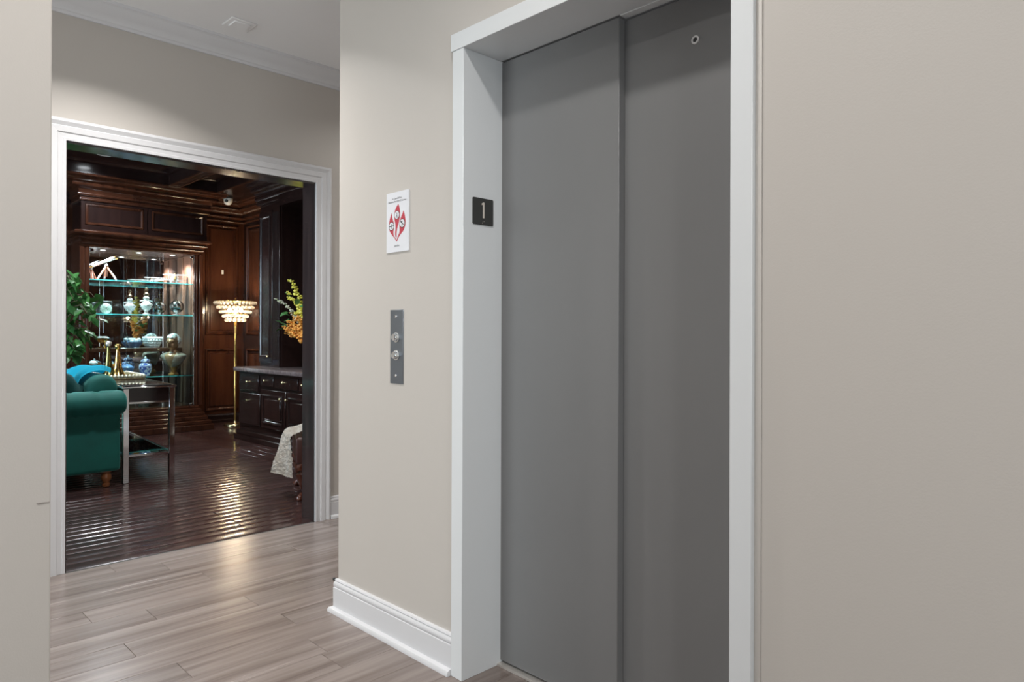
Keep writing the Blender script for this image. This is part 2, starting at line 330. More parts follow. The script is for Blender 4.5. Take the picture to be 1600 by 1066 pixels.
# casing round the library opening: three mitred pieces
CS = [(0, 0), (0, .012), (.012, .013), (.015, .010), (.034, .011), (.040, .017), (.066, .019), (.070, .016), (.082, .022), (.090, .026), (.098, .024), (.106, .016), (.106, 0)]
cas = struct(thing('trim_3', (XLIB, 1.55, 0), 'white moulded casing around the library opening', 'door casing'), 'white moulded casing around the library opening', 'door casing')
def mitre_leg(p0, p1, pa, pb, name):
    # one piece of the mitred frame: sweep the whole path, keep the requested segment
    m = MB(); P = [Vector(p) for p in (pa, p0, p1, pb) if p is not None]
    n = Vector((1, 0, 0)); rings = []
    idx = [i for i, p in enumerate(P) if (p - Vector(p0)).length < 1e-6 or (p - Vector(p1)).length < 1e-6]
    for i in idx:
        d0 = P[i] - P[i - 1] if i else P[1] - P[0]; d1 = P[i + 1] - P[i] if i < len(P) - 1 else P[i] - P[i - 1]
        s0 = n.cross(d0.normalized()); s1 = n.cross(d1.normalized()); mm = (s0 + s1) / (1 + s0.dot(s1))
        rings.append([P[i] + mm * u + n * v for u, v in CS])
    m.loft(rings); return m.build(name, TRIM, cas)
A, B, C_, D = (XLIB, .863, 0), (XLIB, .863, 2.156), (XLIB, 2.232, 2.156), (XLIB, 2.232, 0)
mitre_leg(A, B, None, C_, 'side_casing'); mitre_leg(B, C_, A, D, 'head_casing'); mitre_leg(C_, D, B, None, 'side_casing')
rev = struct(thing('trim_4', (-4.1, 1.55, 0), 'dark stained wood lining inside the library opening', 'door lining'), 'dark stained wood lining inside the library opening', 'door lining')
MB().box(-4.185, XLIB + .0, 2.2245, 2.236, 0, 2.156).build('side_lining', REVEAL, rev, smooth=0)
MB().box(-4.185, XLIB + .0, .858, .8695, 0, 2.156).build('side_lining', REVEAL, rev, smooth=0)
MB().box(-4.185, XLIB + .0, .8695, 2.2245, 2.146, 2.158).build('head_lining', REVEAL, rev, smooth=0)
# ceiling grille
vt = thing('ceiling_vent', (-3.745, 1.614, ZC), 'small white square plate on the hall ceiling', 'ceiling plate')
MB().box(-3.815, -3.675, 1.544, 1.684, ZC - .006, ZC, bev=.004).build('frame', CEIL, vt)
MB().box(-3.79, -3.70, 1.569, 1.659, ZC - .012, ZC - .005, bev=.003).build('cover', CEIL, vt)
# recessed downlights of the hall
def downlight(x, y, z, label, power, col, r=.055, ledmat=HALLED, group=None, spread=2.6):
    t = thing('recessed_downlight', (x, y, z), label, 'ceiling light', group)
    MB().lathe([(r, 0), (r + .02, 0), (r + .02, -.006), (r, -.004)], (x, y, z), 28, cap=False).build('trim_ring', TRIM, t)
    MB().lathe([(r, -.001), (r * .5, -.0015), (.001, -.002)], (x, y, z), 28, cap=False).build('diffuser', ledmat, t, smooth=0)
    l = bpy.data.lights.new('downlight_lamp', 'AREA'); l.shape = 'DISK'; l.size = r * 2; l.energy = power; l.color = col; l.spread = spread
    o = bpy.data.objects.new('downlight_lamp', l); COL.objects.link(o); o.parent = t; o.location = (0, 0, -.012)
    return t
G = 'recessed downlights of the hall ceiling'
WARM = (1.0, .975, .94)
downlight(-1.15, 0.95, ZC, 'recessed hall downlight nearest to the elevator doors', 9, WARM, group=G)
downlight(-0.75, -0.05, ZC, 'recessed hall downlight right above the camera', 16, WARM, group=G)
downlight(0.55, 0.55, ZC, 'recessed hall downlight in front of the right wall', 12, WARM, group=G)
downlight(-3.25, 0.95, ZC, 'recessed hall downlight close to the library opening', 24, WARM, group=G, spread=2.2)
downlight(-3.35, 3.1, ZC, 'recessed hall downlight far down the side corridor', 10, WARM, group=G)
downlight(0.6, -1.7, ZC, 'recessed hall downlight at the added lobby window', 14, WARM, group=G)

# ------------------------------------------------------------------ elevator entrance
fr = struct(thing('door_1', (-1.33, YF, 0), 'white painted steel frame of the elevator entrance', 'door frame'), 'white painted steel frame of the elevator entrance', 'door frame')
XL0, XL1, XR0, XR1, ZT = -1.885, -1.826, -0.833, -0.776, 2.186
MB().box(XL0, XL1, YF, 1.80, 0, ZT, bev=.0015).build('jamb', FRAMEP, fr)
MB().box(XR0, XR1, YF, 1.85, 0, ZT, bev=.0015).build('jamb', FRAMEP, fr)
MB().box(XL0 - .007, XR1 + .007, YF - .003, 1.752, ZT, 2.246, bev=.0015).build('header', FRAMEP, fr)
MB().box(-1.300, XR0, 1.752, 1.782, ZT - .0025, 2.24, bev=.001).build('header_lip', FRAMEP, fr)
MB().box(XL1, XR0, 1.735, 1.77, 0.0, 0.009, bev=.001).box(XL1, XR0, 1.775, 1.82, 0.0, .007).build('sill', SILL, fr)
struct(MB().box(XR1, XR1 + .017, YW - .004, YW + .001, 0, 2.25, bev=.0035, seg=2).build('trim_5', WALL), 'beige painted filler strip beside the right elevator jamb', 'trim strip')
ed = thing('elevator_door', (-1.33, 1.77, 0.01), 'grey two-panel sliding elevator door in a white frame', 'elevator door')
MB().box(-1.86, -1.303, 1.7535, 1.7835, 0.016, ZT - .004, bev=.002).build('door_panel', DOORG, ed)
p2 = MB().box(-1.34, -0.82, 1.7845, 1.81, 0.016, ZT - .006, bev=.002).build('door_panel', DOORG, ed)
MB().lathe([(.0125, 0), (.0125, -.003), (.0105, -.004), (.0072, -.004), (.0072, 0)], (-1.056, 1.7845, 2.046), 24, axis='y', cap=False).build('key_ring', PORC, p2)
MB().lathe([(.0072, -.0002), (.0072, -.0012), (.001, -.0012)], (-1.056, 1.7845, 2.046), 16, axis='y').build('key_hole', BLACK, p2)

# floor number plate on the jamb
fp = thing('floor_number_plate', (XL1, 1.66, 1.58), 'charcoal square plate with a raised digit 1 on the white jamb', 'sign')
def rrect(x0, x1, y0, y1, r, n=4):
    o = []
    for cx, cy, a0 in ((x1 - r, y1 - r, 0), (x0 + r, y1 - r, PI / 2), (x0 + r, y0 + r, PI), (x1 - r, y0 + r, 1.5 * PI)):
        o += [(cx + r * math.cos(a0 + k * PI / 2 / n), cy + r * math.sin(a0 + k * PI / 2 / n)) for k in range(n + 1)]
    return o
jf = lambda u, v, h: Vector((XL1 + h, 1.660 + u, 1.630 + v))
MB().prism(rrect(-.0485, .0485, -.047, .047, .005), jf, 0, .003).build('plate', PLATE, fp)
MB().prism([(-.0030, -.023), (.0044, -.023), (.0044, .0325), (-.0010, .0325), (-.0078, .0285), (-.0078, .0225), (-.0030, .0245)], jf, .003, .0042).build('digit', DIGIT, fp, smooth=0)
b = MB()
for u, v in ((-.002, -.0345), (-.002, -.0385), (.0035, -.0345), (-.0045, -.041)): b.sphere(jf(u, v, .003), .0011, 8, 6)
b.build('braille', DIGIT, fp)

# fire notice
fs = thing('fire_notice_sign', (-2.231, YW, 1.515), 'white notice with three red flames on the beige wall', 'sign')
sf = lambda u, v, h: Vector((-2.3045 + u * .147, YW - h, 1.748 - v * .233))
MB().prism([(0, 0), (1, 0), (1, 1), (0, 1)], sf, 0, .004).build('board', PAPER, fs, smooth=0)
def cp(px, py):
    u = (px - 135) / 310; return (u, (py - (170 - 75 * u)) / (815 + 35 * u))
FL = [[(302, 297), (265, 365), (247, 430), (246, 500), (262, 580), (265, 640), (258, 700), (262, 750), (272, 770), (279, 760), (277, 700), (287, 640), (310, 560), (324, 480), (326, 400), (315, 340)],
      [(212, 420), (185, 500), (172, 580), (172, 650), (190, 700), (230, 750), (262, 790), (280, 830), (281, 800), (255, 765), (236, 735), (232, 690), (242, 630), (240, 570), (225, 520), (212, 470)],
      [(372, 385), (390, 450), (402, 530), (398, 600), (375, 670), (335, 720), (305, 765), (280, 830), (282, 795), (297, 745), (318, 700), (322, 660), (318, 600), (325, 530), (345, 470), (363, 430)]]
def smoothpoly(p, it=2):
    for _ in range(it):
        q = []
        for a, b_ in zip(p, p[1:] + p[:1]):
            q += [(a[0] * .8 + b_[0] * .2, a[1] * .8 + b_[1] * .2), (a[0] * .2 + b_[0] * .8, a[1] * .2 + b_[1] * .8)]
        p = q
    return p
for f in FL: MB().prism(smoothpoly([cp(*p) for p in f]), sf, .0038, .0044).build('flame', RED, fs, smooth=0)
def disc(c, r, k=28): u, v = cp(*c); return [(u + r / .147 * math.cos(2 * PI * i / k), v + r / .233 * math.sin(2 * PI * i / k)) for i in range(k)]
def rect_uv(c, w_, h_, ang=0, du=0, dv=0):
    u, v = cp(*c); ca, sa = math.cos(ang), math.sin(ang); o = []
    for a, b_ in ((-w_, -h_), (w_, -h_), (w_, h_), (-w_, h_)):
        x_, y_ = a * ca - b_ * sa + du, a * sa + b_ * ca + dv; o.append((u + x_ / .147, v + y_ / .233))
    return o
for n_, c in enumerate(((284, 455), (208, 613), (358, 568))):
    MB().prism(disc(c, .0172), sf, .0043, .0048).build('ring', INK, fs, smooth=0)
    MB().prism(disc(c, .0150), sf, .0047, .0052).build('pictogram_disc', PAPER, fs, smooth=0)
    g = MB()
    if n_ == 0:   # figure on steps
        g.prism([(cp(*c)[0] + .0022 / .147 * math.cos(i), cp(*c)[1] - .0072 / .233 + .0022 / .233 * math.sin(i)) for i in [k * PI / 5 for k in range(10)]], sf, .0051, .0055)
        g.prism(rect_uv(c, .0013, .0042, .35, 0, -.0008), sf, .0051, .0055); g.prism(rect_uv(c, .0010, .0038, -.5, .003, .0055), sf, .0051, .0055)
        g.prism(rect_uv(c, .0010, .0034, .8, -.003, .0050), sf, .0051, .0055); g.prism(rect_uv(c, .007, .0006, .5, .001, .010), sf, .0051, .0055)
    else:         # figure with a bar across
        s_ = 1 if n_ == 1 else -1
        g.prism(rect_uv(c, .0142, .0014, -.35 * s_ + .25), sf, .0051, .0055)
        g.prism(rect_uv(c, .0012, .009, 0, .001 * s_, .001), sf, .0051, .0055)
        g.prism(rect_uv(c, .004, .0016, .3 * s_, .003 * s_, -.006), sf, .0051, .0055)
    g.build('pictogram', INK, fs, smooth=0)
def tf(c):
    u0, v0 = cp(*c); return lambda x_, y_, h: Vector((-2.3045 + u0 * .147 + x_, YW - .0042 - h, 1.748 - v0 * .233 + y_))
text_mesh('In Case Of Fire', .062, tf((285, 222))).build('notice_text', INK, fs, smooth=0)
text_mesh('Elevators Are Out Of Service', .117, tf((287, 262))).build('notice_text', INK, fs, smooth=0)
text_mesh('Use Exit', .033, tf((285, 878))).build('notice_text', INK, fs, smooth=0)

# call button plate
cb = thing('elevator_call_panel', (-2.236, YW, 1.003), 'narrow steel call plate with two round buttons under the notice', 'call panel')
MB().box(-2.279, -2.193, YW - .003, YW, 1.004, 1.291, bev=.001).build('plate', STEEL, cb)
for z in (1.184, 1.115):
    bt = MB().lathe([(.0165, 0), (.0165, -.004), (.0145, -.009), (.0135, -.0155), (.0125, -.0165), (.004, -.0150), (.001, -.0150)], (-2.236, YW - .003, z), 24, axis='y').build('button', CHROME, cb)
    MB().lathe([(.0175, 0), (.0195, -.001), (.0195, -.0035), (.0165, -.0035)], (-2.236, YW - .003, z), 24, axis='y', cap=False).build('bezel', SATIN, bt)
for z in (1.265, 1.036): MB().lathe([(.0070, 0), (.0070, -.002), (.0048, -.0055), (.0006, -.0065)], (-2.238, YW - .003, z), 12, axis='y').build('screw', CHROME, cb)
# door stop behind the wall corner
ds = thing('door_stop', (-2.68, 1.605, .118), 'small black door stop poking out behind the wall corner', 'door stop')
MB().lathe([(.009, 0), (.009, -.004), (.004, -.006), (.004, -.042), (.007, -.044), (.008, -.052), (.006, -.056), (.001, -.056)], (-2.676, 1.605, .118), 12, axis='x').build('rod', BLACK, ds)

# ================================================================== LIBRARY STRUCTURE
XB, YR, ZS, ZP = -9.4, 4.12, 2.94, 3.10       # back panelling face, right wall face, soffit, coffer panel
lf = MB().box(-9.8, -4.10, -1.6, 4.3, -0.12, -0.012).build('floor', SLAB, smooth=0)
struct(lf, 'dark glossy hardwood floor of the library', 'floor')
BW = 0.096
hb = BW / 2 - .0010
BP = [(-hb, -.012), (-hb, -.0042), (-hb + .003, -.0022), (-.030, -.0009), (-.015, -.0002), (0, 0), (.015, -.0002), (.030, -.0009), (hb - .003, -.0022), (hb, -.0042), (hb, -.012)]   # softly crowned board
d0 = MB().loft([[(u, -.5, v - .002) for u, v in BP], [(u, -.4975, v) for u, v in BP], [(u, .4975, v) for u, v in BP], [(u, .5, v - .002) for u, v in BP]]).build('board', DARKB, lf, org=(0, 0, 0), smooth=25)
first = True
def put(x, y0, y1):
    global first
    q = d0 if first else inst(d0, lf, (0, 0, 0)); first = False
    q.location = (x, (y0 + y1) / 2, 0); q.scale = (1, y1 - y0 - .003, 1); q.rotation_euler = (0, random.uniform(-.008, .008), 0)
x = -4.172 - BW / 2; n = 0
put(-4.112 + .0, .30, 3.05); d0.scale.x = 1.20
YBND = 2.98
while x > -9.42:
    y = .1 - random.random() * 1.1
    while y < YBND:
        y1 = y + random.uniform(.7, 1.5)
        if YBND - y1 < .3: y1 = YBND
        if y1 > .3: put(x, max(y, .1), y1); n += 1
        y = y1
    x -= BW
e0 = MB().box(-.5, .5, -BW / 2 + .0006, BW / 2 - .0006, -.012, 0, bev=.0022).build('border_board', DARKX, lf, org=(0, 0, 0)); first2 = True
for r_ in range(5):
    x = -9.42
    while x < -4.2:
        x1 = min(-4.175, x + random.uniform(.8, 1.6))
        q = e0 if first2 else inst(e0, lf, (0, 0, 0)); first2 = False
        q.location = ((x + x1) / 2, YBND + BW * (r_ + .5), 0); q.scale = (x1 - x - .0016, 1, 1); x = x1
rb = MB().box(-9.6, -4.18, -1.6, .1, -.012, -.0005).box(-9.6, -4.18, YBND + BW * 5, 4.2, -.012, -.0005).build('board_field', DARKB, lf, smooth=0); rb['kind'] = 'stuff'
struct(MB().box(-9.8, -9.62, -1.6, 4.3, 0, 3.3).box(-9.62, XB, -1.6, 2.06, 0, 3.3).box(-9.62, XB, 3.44, 4.3, 0, 3.3).box(-9.62, XB, 2.06, 3.44, 2.20, 3.3).build('wall_library_back', WOOD, smooth=0), 'mahogany panelled back wall of the library', 'wall')
struct(MB().box(XB, -4.17, YR, YR + .15, 0, 3.3).build('wall_library_right', WOODD, smooth=0), 'dark mahogany right wall of the library behind the built-in cabinets', 'wall')
struct(MB().box(XB, -8.0, -1.6, -1.5, 0, 3.3).box(-5.5, -4.1, -1.6, -1.5, 0, 3.3).box(-8.0, -5.5, -1.6, -1.5, 0, .6).box(-8.0, -5.5, -1.6, -1.5, 2.5, 3.3).build('wall_library_left', WOODD, smooth=0), 'dark library wall with the window, outside the view', 'wall')
w2 = struct(thing('window_2', (-6.75, -1.55, .6), 'library window outside the view', 'window'), 'library window outside the view', 'window')
MB().box(-8, -5.5, -1.58, -1.52, .6, .66).box(-8, -5.5, -1.58, -1.52, 2.44, 2.5).box(-8, -7.94, -1.58, -1.52, .66, 2.44).box(-5.56, -5.5, -1.58, -1.52, .66, 2.44).box(-6.78, -6.72, -1.58, -1.52, .66, 2.44).build('window_frame', WOODD, w2)
MB().box(-7.94, -6.78, -1.555, -1.55, .66, 2.44).build('pane', GLASS, w2, smooth=0)
MB().box(-6.72, -5.56, -1.555, -1.55, .66, 2.44).build('pane', GLASS, w2, smooth=0)
wf = struct(MB().box(-4.186, -4.171, -1.6, .858, 0, 3.3).box(-4.186, -4.171, 2.236, 4.2, 0, 3.3).box(-4.186, -4.171, .858, 2.236, 2.158, 3.3).build('wall_library_inner', WOOD, smooth=0), 'mahogany panelling on the library side of the opening', 'wall')
PM = [(0, 0), (0, .004), (-.008, .016), (-.020, .018), (-.028, .010), (-.034, .006), (-.034, 0)]   # panel moulding, outwards negative u = inside
def panel_frame(mb, c0, c1, ax, face, n):
    """closed moulding around a rectangle; ax: 'y' = lies in YZ plane at x=face, 'x' = XZ plane at y=face"""
    a0, z0 = c0; a1, z1 = c1
    if ax == 'y': pts = [(face, a0, z0), (face, a0, z1), (face, a1, z1), (face, a1, z0)]
    else: pts = [(a0, face, z0), (a0, face, z1), (a1, face, z1), (a1, face, z0)]
    nn = Vector(n)
    if nn.cross(Vector(pts[1]) - Vector(pts[0])).dot(Vector(pts[2]) - Vector(pts[0])) > 0: pts = pts[::-1]
    return mb.sweep(pts, PM, n, closed=True)
XP, YP = (1, 0, 0), (0, -1, 0)
wb = bpy.data.objects['wall_library_back']
for (a0, z0, a1, z1) in ((3.60, 1.17, 4.045, 2.65), (3.60, .16, 4.045, .985), (1.30, 1.17, 1.96, 2.65), (1.30, .16, 1.96, .985), (.45, 1.17, 1.18, 2.65), (.45, .16, 1.18, .985), (-1.2, 1.17, .33, 2.65)):
    panel_frame(MB(), (a0, z0), (a1, z1), 'y', XB, XP).build('panel_moulding', WOOD, wb)
    MB().box(XB, XB + .010, a0 + .06, a1 - .06, z0 + .06, z1 - .06, bev=.008).build('raised_panel', WOOD, wb)
wr = bpy.data.objects['wall_library_right']
for (a0, z0, a1, z1) in ((-9.30, 1.17, -8.70, 2.65), (-9.30, .16, -8.70, .985), (-8.60, 1.17, -8.02, 2.65), (-8.60, .16, -8.02, .985), (-5.7, 1.17, -5.1, 2.65), (-5.0, 1.17, -4.4, 2.65)):
    panel_frame(MB(), (a0, z0), (a1, z1), 'x', YR, YP).build('panel_moulding', WOOD, wr)
    MB().box(a0 + .06, a1 - .06, YR - .010, YR, z0 + .06, z1 - .06, bev=.008).build('raised_panel', WOOD, wr)
for (a0, z0, a1, z1) in ((2.5, 1.17, 3.1, 2.65), (3.25, 1.17, 3.85, 2.65), (2.5, .16, 3.1, .985), (3.25, .16, 3.85, .985), (-.2, 1.17, .6, 2.65), (-.2, .16, .6, .985)):
    panel_frame(MB(), (a0, z0), (a1, z1), 'y', -4.186, (-1, 0, 0)).build('panel_moulding', WOOD, wf)
LBB = [(0, 0), (.03, 0), (.03, .03), (.018, .04), (.018, .085), (.022, .09), (.012, .11), (0, .115)]
struct(MB().sweep([(XB, 2.0, 0), (XB, -1.5, 0)], LBB, Z3).build('baseboard_library_back_left', WOODD), 'dark baseboard left of the display case', 'baseboard')
struct(MB().sweep([(-7.95, YR, 0), (XB, YR, 0), (XB, 3.40, 0)], LBB, Z3).build('baseboard_library_back', WOODD), 'dark baseboard behind the floor lamp', 'baseboard')
# library crown: runs round back wall, display case, corner
LC = [(0, 2.69), (.016, 2.69), (.024, 2.697), (.026, 2.705), (.024, 2.713), (.016, 2.72), (.016, 2.735), (.034, 2.741), (.044, 2.749), (.048, 2.760), (.044, 2.771), (.034, 2.778), (.036, 2.80), (.05, 2.82), (.078, 2.835), (.102, 2.840), (.116, 2.848), (.121, 2.859), (.116, 2.870), (.106, 2.876), (.110, 2.886), (.140, 2.892), (.165, 2.903), (.178, 2.916), (.180, 2.93), (.194, 2.932), (.2, 2.94), (0, 2.94)]
LC2 = [(u * .55, v) for u, v in LC]
struct(MB().sweep([(-7.9, YR, 0), (XB, YR, 0), (XB, 3.44, 0)], LC, Z3).build('trim_6', WOOD), 'stepped mahogany crown in the back right corner of the library', 'crown moulding')
struct(MB().sweep([(XB, 2.06, 0), (XB, -1.5, 0)], LC, Z3).build('trim_7', WOODD), 'stepped mahogany crown left of the display case', 'crown moulding')
# coffered ceiling
cl = MB().box(-9.8, -4.1, -1.6, 4.3, ZP, ZP + .12).build('ceiling', WOODD, smooth=0)
struct(cl, 'dark mahogany coffered ceiling of the library', 'ceiling')
MB().box(XB, -8.76, -1.5, YR, ZS, ZP).build('perimeter_beam', WOODD, cl, smooth=0)
MB().box(-8.76, -4.18, 3.50, YR, ZS, ZP).build('perimeter_beam', WOODD, cl, smooth=0)
MB().box(-4.5, -4.18, -1.5, 3.5, ZS, ZP).build('perimeter_beam', WOODD, cl, smooth=0)
MB().box(-8.76, -4.5, -1.5, -1.1, ZS, ZP).build('perimeter_beam', WOODD, cl, smooth=0)
for y0 in (.9, 2.93): MB().box(-8.76, -4.5, y0, y0 + .11, ZS, ZP).build('ceiling_beam', WOODD, cl, smooth=0)
for x0 in (-7.35, -5.95): MB().box(x0, x0 + .11, -1.1, 3.5, ZS + .0005, ZP).build('ceiling_beam', WOODD, cl, smooth=0)
ys = ((-1.1, .9), (1.01, 2.93), (3.04, 3.50)); xs = ((-8.76, -7.35), (-7.24, -5.95), (-5.84, -4.5))
CM = [(0, 0), (-.018, 0), (-.022, .010), (-.014, .022), (-.006, .030), (0, .034)]
for a in ys:
    for b_ in xs:
        # bead along the lower edge and a cove at the top of the coffer
        m = MB(); pts = [(b_[0], a[0], ZS), (b_[1], a[0], ZS), (b_[1], a[1], ZS), (b_[0], a[1], ZS)]
        m.sweep(pts, [(-.012, -.006), (.010, -.006), (.012, .004), (.006, .014), (-.001, .016)], Z3, closed=True)
        m.build('coffer_bead', WOOD, cl)
        m = MB(); pts = [(p[0], p[1], ZP) for p in pts]
        m.sweep(pts, [(0, 0), (.035, 0), (.03, -.012), (.012, -.03), (0, -.035)], Z3, closed=True).build('coffer_cove', WOODD, cl)
GL = 'recessed downlights of the library coffers'
COOL = (.88, .95, 1.0)
downlight(-8.34, 2.145, ZP, 'recessed downlight in the coffer over the sofa end', 28, COOL, r=.06, ledmat=LED, group=GL)
downlight(-6.6, 1.95, ZP, 'recessed downlight in the middle library coffer', 30, COOL, r=.06, ledmat=LED, group=GL)
downlight(-5.2, 1.95, ZP, 'recessed downlight in the coffer nearest to the opening', 30, COOL, r=.06, ledmat=LED, group=GL)
downlight(-6.6, -.1, ZP, 'recessed downlight in the coffer by the library window', 24, COOL, r=.06, ledmat=LED, group=GL)

# security dome
dc = thing('dome_camera', (-8.92, 3.70, ZS), 'small white dome security camera under the library ceiling', 'security camera')
MB().lathe([(.062, 0), (.062, -.014), (.056, -.022)], (-8.92, 3.70, ZS), 24).build('base', BLACK, dc)
MB().lathe([(.056, -.020), (.056, -.045), (.050, -.07), (.036, -.092), (.018, -.102), (.001, -.104)], (-8.92, 3.70, ZS), 24).build('housing', DOMEW, dc)
MB().sphere((-8.882, 3.665, ZS - .058), .021, 14, 10).build('lens', LENS, dc)
# small wall device
sw = thing('wall_switch', (XB, 3.823, 2.0), 'tiny pale switch plate high on the mahogany wall above the lamp', 'switch')
MB().box(XB + .010, XB + .018, 3.810, 3.836, 1.985, 2.04, bev=.002).build('plate', PORC, sw); MB().box(XB + .018, XB + .023, 3.819, 3.827, 2.005, 2.022, bev=.001).build('toggle', PORC, sw)

# ================================================================== DISPLAY CASE
XV = -9.0; YA, YB_ = 2.16, 3.315; ZA, ZB = .29, 2.17; XM = -9.57
dcse = thing('display_case', (XV, 2.74, 0), 'tall mahogany display case with lit glass shelves and mirrored back', 'display cabinet')
# plinth of five steps
for k, (px_, py_, z0, z1) in enumerate(((.245, .150, 0, .075), (.205, .128, .075, .12), (.155, .100, .12, .17), (.105, .072, .17, .215), (.060, .045, .215, .26), (.025, .022, .26, .292))):
    MB().box(XM, XV + px_, YA - .03 - py_, YB_ + .03 + py_ * .85, z0, z1 - .006, bev=.005).box(XM, XV + px_ - .012, YA - .02 - py_, YB_ + .02 + py_ * .85, z1 - .007, z1).build('plinth_step', WOOD, dcse)
# stiles, fluted edge casing
MB().box(XV - .045, XV, YB_, YB_ + .10, ZA, ZB + .05, bev=.004).box(-9.40, XV - .04, YB_ + .03, YB_ + .098, ZA, ZB + .05).box(XV, XV + .012, YB_ + .018, YB_ + .035, ZA, ZB, bev=.003).box(XV, XV + .018, YB_ + .055, YB_ + .098, ZA, ZB, bev=.005).build('stile', WOOD, dcse)
MB().box(XV - .045, XV, YA - .10, YA, ZA, ZB + .05, bev=.004).box(-9.40, XV - .04, YA - .098, YA - .03, ZA, ZB + .05).box(XV, XV + .012, YA - .035, YA - .018, ZA, ZB, bev=.003).box(XV, XV + .018, YA - .098, YA - .055, ZA, ZB, bev=.005).build('stile', WOOD, dcse)
MB().box(XM - .01, XV - .046, YA - .02, YA, ZA, ZB).build('side_panel', SIDEW, dcse, smooth=0)
MB().box(XM - .01, XV - .046, YB_, YB_ + .02, ZA, ZB).build('side_panel', SIDEW, dcse, smooth=0)
MB().box(XM - .01, XV - .012, YA - .02, YB_ + .02, ZB, ZB + .03).build('top_panel', WOOD, dcse, smooth=0)
MB().box(XM - .012, XM, YA, YB_, ZA, ZB).build('back_mirror', MIRROR, dcse, smooth=0)
# lower cornice: stepped, flaring outwards as it rises
LK = [(-.03, 2.172), (.004, 2.172), (.012, 2.178), (.014, 2.190), (.008, 2.199), (.018, 2.205), (.030, 2.210), (.037, 2.221), (.034, 2.232), (.026, 2.238), (.034, 2.248), (.052, 2.258), (.064, 2.262), (.072, 2.272), (.070, 2.284), (.060, 2.290), (.078, 2.298), (.102, 2.308), (.112, 2.318), (.114, 2.334), (.104, 2.344), (.06, 2.352), (.020, 2.366), (-.03, 2.366)]
UP = [(XB, YB_ + .06, 0), (XV, YB_ + .06, 0), (XV, YA - .06, 0), (XB, YA - .06, 0)]
UPn = UP[::-1]
def sweep_out(path, prof, name, m):
    a, b_ = Vector(path[0]), Vector(path[1]); c = Vector(path[2])
    s0 = Vector(Z3).cross((b_ - a).normalized())
    p = path if s0.dot(c - b_) < 0 else path[::-1]
    return MB().sweep(p, prof, Z3).build(name, m, dcse)
sweep_out(UP, LK, 'cornice', WOOD)
fz = MB().box(XB, XV - .012, YA - .08, YB_ + .15, 2.34, 2.72, bev=.003).build('frieze', WOODD, dcse)
for (a0, a1) in ((2.115, 2.73), (2.815, 3.428)):
    # rails round each recessed panel
    MB().box(XV - .012, XV + .004, a0 - .04, a1 + .04, 2.665, 2.71).box(XV - .012, XV + .004, a0 - .04, a1 + .04, 2.35, 2.418).box(XV - .012, XV + .004, a0 - .04, a0, 2.418, 2.665).box(XV - .012, XV + .004, a1, a1 + .035, 2.418, 2.665).build('frieze_frame', WOODD, dcse, smooth=0)
    m = MB(); panel_frame(m, (a0, 2.418), (a1, 2.665), 'y', XV - .010, XP); m.build('frieze_moulding', WOOD, dcse)
    MB().box(XV - .013, XV - .006, a0 + .03, a1 - .03, 2.45, 2.635, bev=.003).build('frieze_panel', WOODD, dcse)
sweep_out([(XB, YB_ + .15, 0), (XV, YB_ + .15, 0), (XV, YA - .08, 0), (XB, YA - .08, 0)], LC, 'crown', WOOD)
# glass shelves, wooden shelf, glass doors
for z in (1.80, 1.405, .66):
    sh = MB().box(XM + .01, XV - .032, YA + .004, YB_ - .004, z, z + .010).build('glass_shelf', SHELFG, dcse, smooth=0)
    MB().box(XV - .032, XV - .029, YA + .004, YB_ - .004, z, z + .010).build('shelf_edge', EDGE, sh, smooth=0)
MB().box(XM + .002, -9.39, YA, YB_, .958, 1.008, bev=.004).build('wooden_shelf', WOOD, dcse)
MB().box(XM + .005, XV - .02, YA, YB_, ZA - .02, ZA + .004).build('case_floor', WOOD, dcse, smooth=0)
YM = (YA + YB_) / 2
MB().box(XV - .016, XV - .010, YA + .002, YA + .385, ZA + .006, ZB - .004).build('glass_door', GLASS, dcse, smooth=0)
MB().box(XV - .016, XV - .010, YA + .388, YB_ - .002, ZA + .006, ZB - .004).build('glass_door', GLASS, dcse, smooth=0)
for yy, zz in ((YB_ - .025, ZA + .02), (YB_ - .025, ZB - .03), (YA + .025, ZA + .02), (YA + .025, ZB - .03)):
    MB().box(XV - .022, XV - .004, yy - .020, yy + .020, zz - .016, zz + .016, bev=.003).build('hinge', CHROME, dcse)
for k in range(2): MB().box(XM + .05 + k * .27, XM + .20 + k * .27, YB_ - .008, YB_ + .001, ZA + .01, ZB - .01, bev=.004).build('reflected_band', SIDEW, dcse)  # strips added in place of vertical bands reflected in the case side
for yy in (2.35, 2.74, 3.13):
    MB().lathe([(.030, 0), (.038, 0), (.038, -.006), (.030, -.004)], (-9.22, yy, ZB), 18, cap=False).build('spot_ring', SATIN, dcse)
    MB().lathe([(.030, -.001), (.001, -.002)], (-9.22, yy, ZB), 18, cap=False).build('spot_lens', LED, dcse, smooth=0)
    l = bpy.data.lights.new('case_spot', 'SPOT'); l.energy = 240; l.color = (.88, .95, 1.0); l.spot_size = 2.3; l.spot_blend = .7; l.shadow_soft_size = .025
    o = bpy.data.objects.new('case_spot', l); COL.objects.link(o); o.parent = dcse; o.location = Vector((-9.22, yy, ZB - .012)) - ORG['display_case']

# ---------------------------------------------------------------- things in the case
GRP = 'curios in the display case'
XI = -9.25
Z1, Z2, Z3s, Z4, Z5 = 1.81, 1.415, 1.008, .67, ZA + .004; XW = -9.475
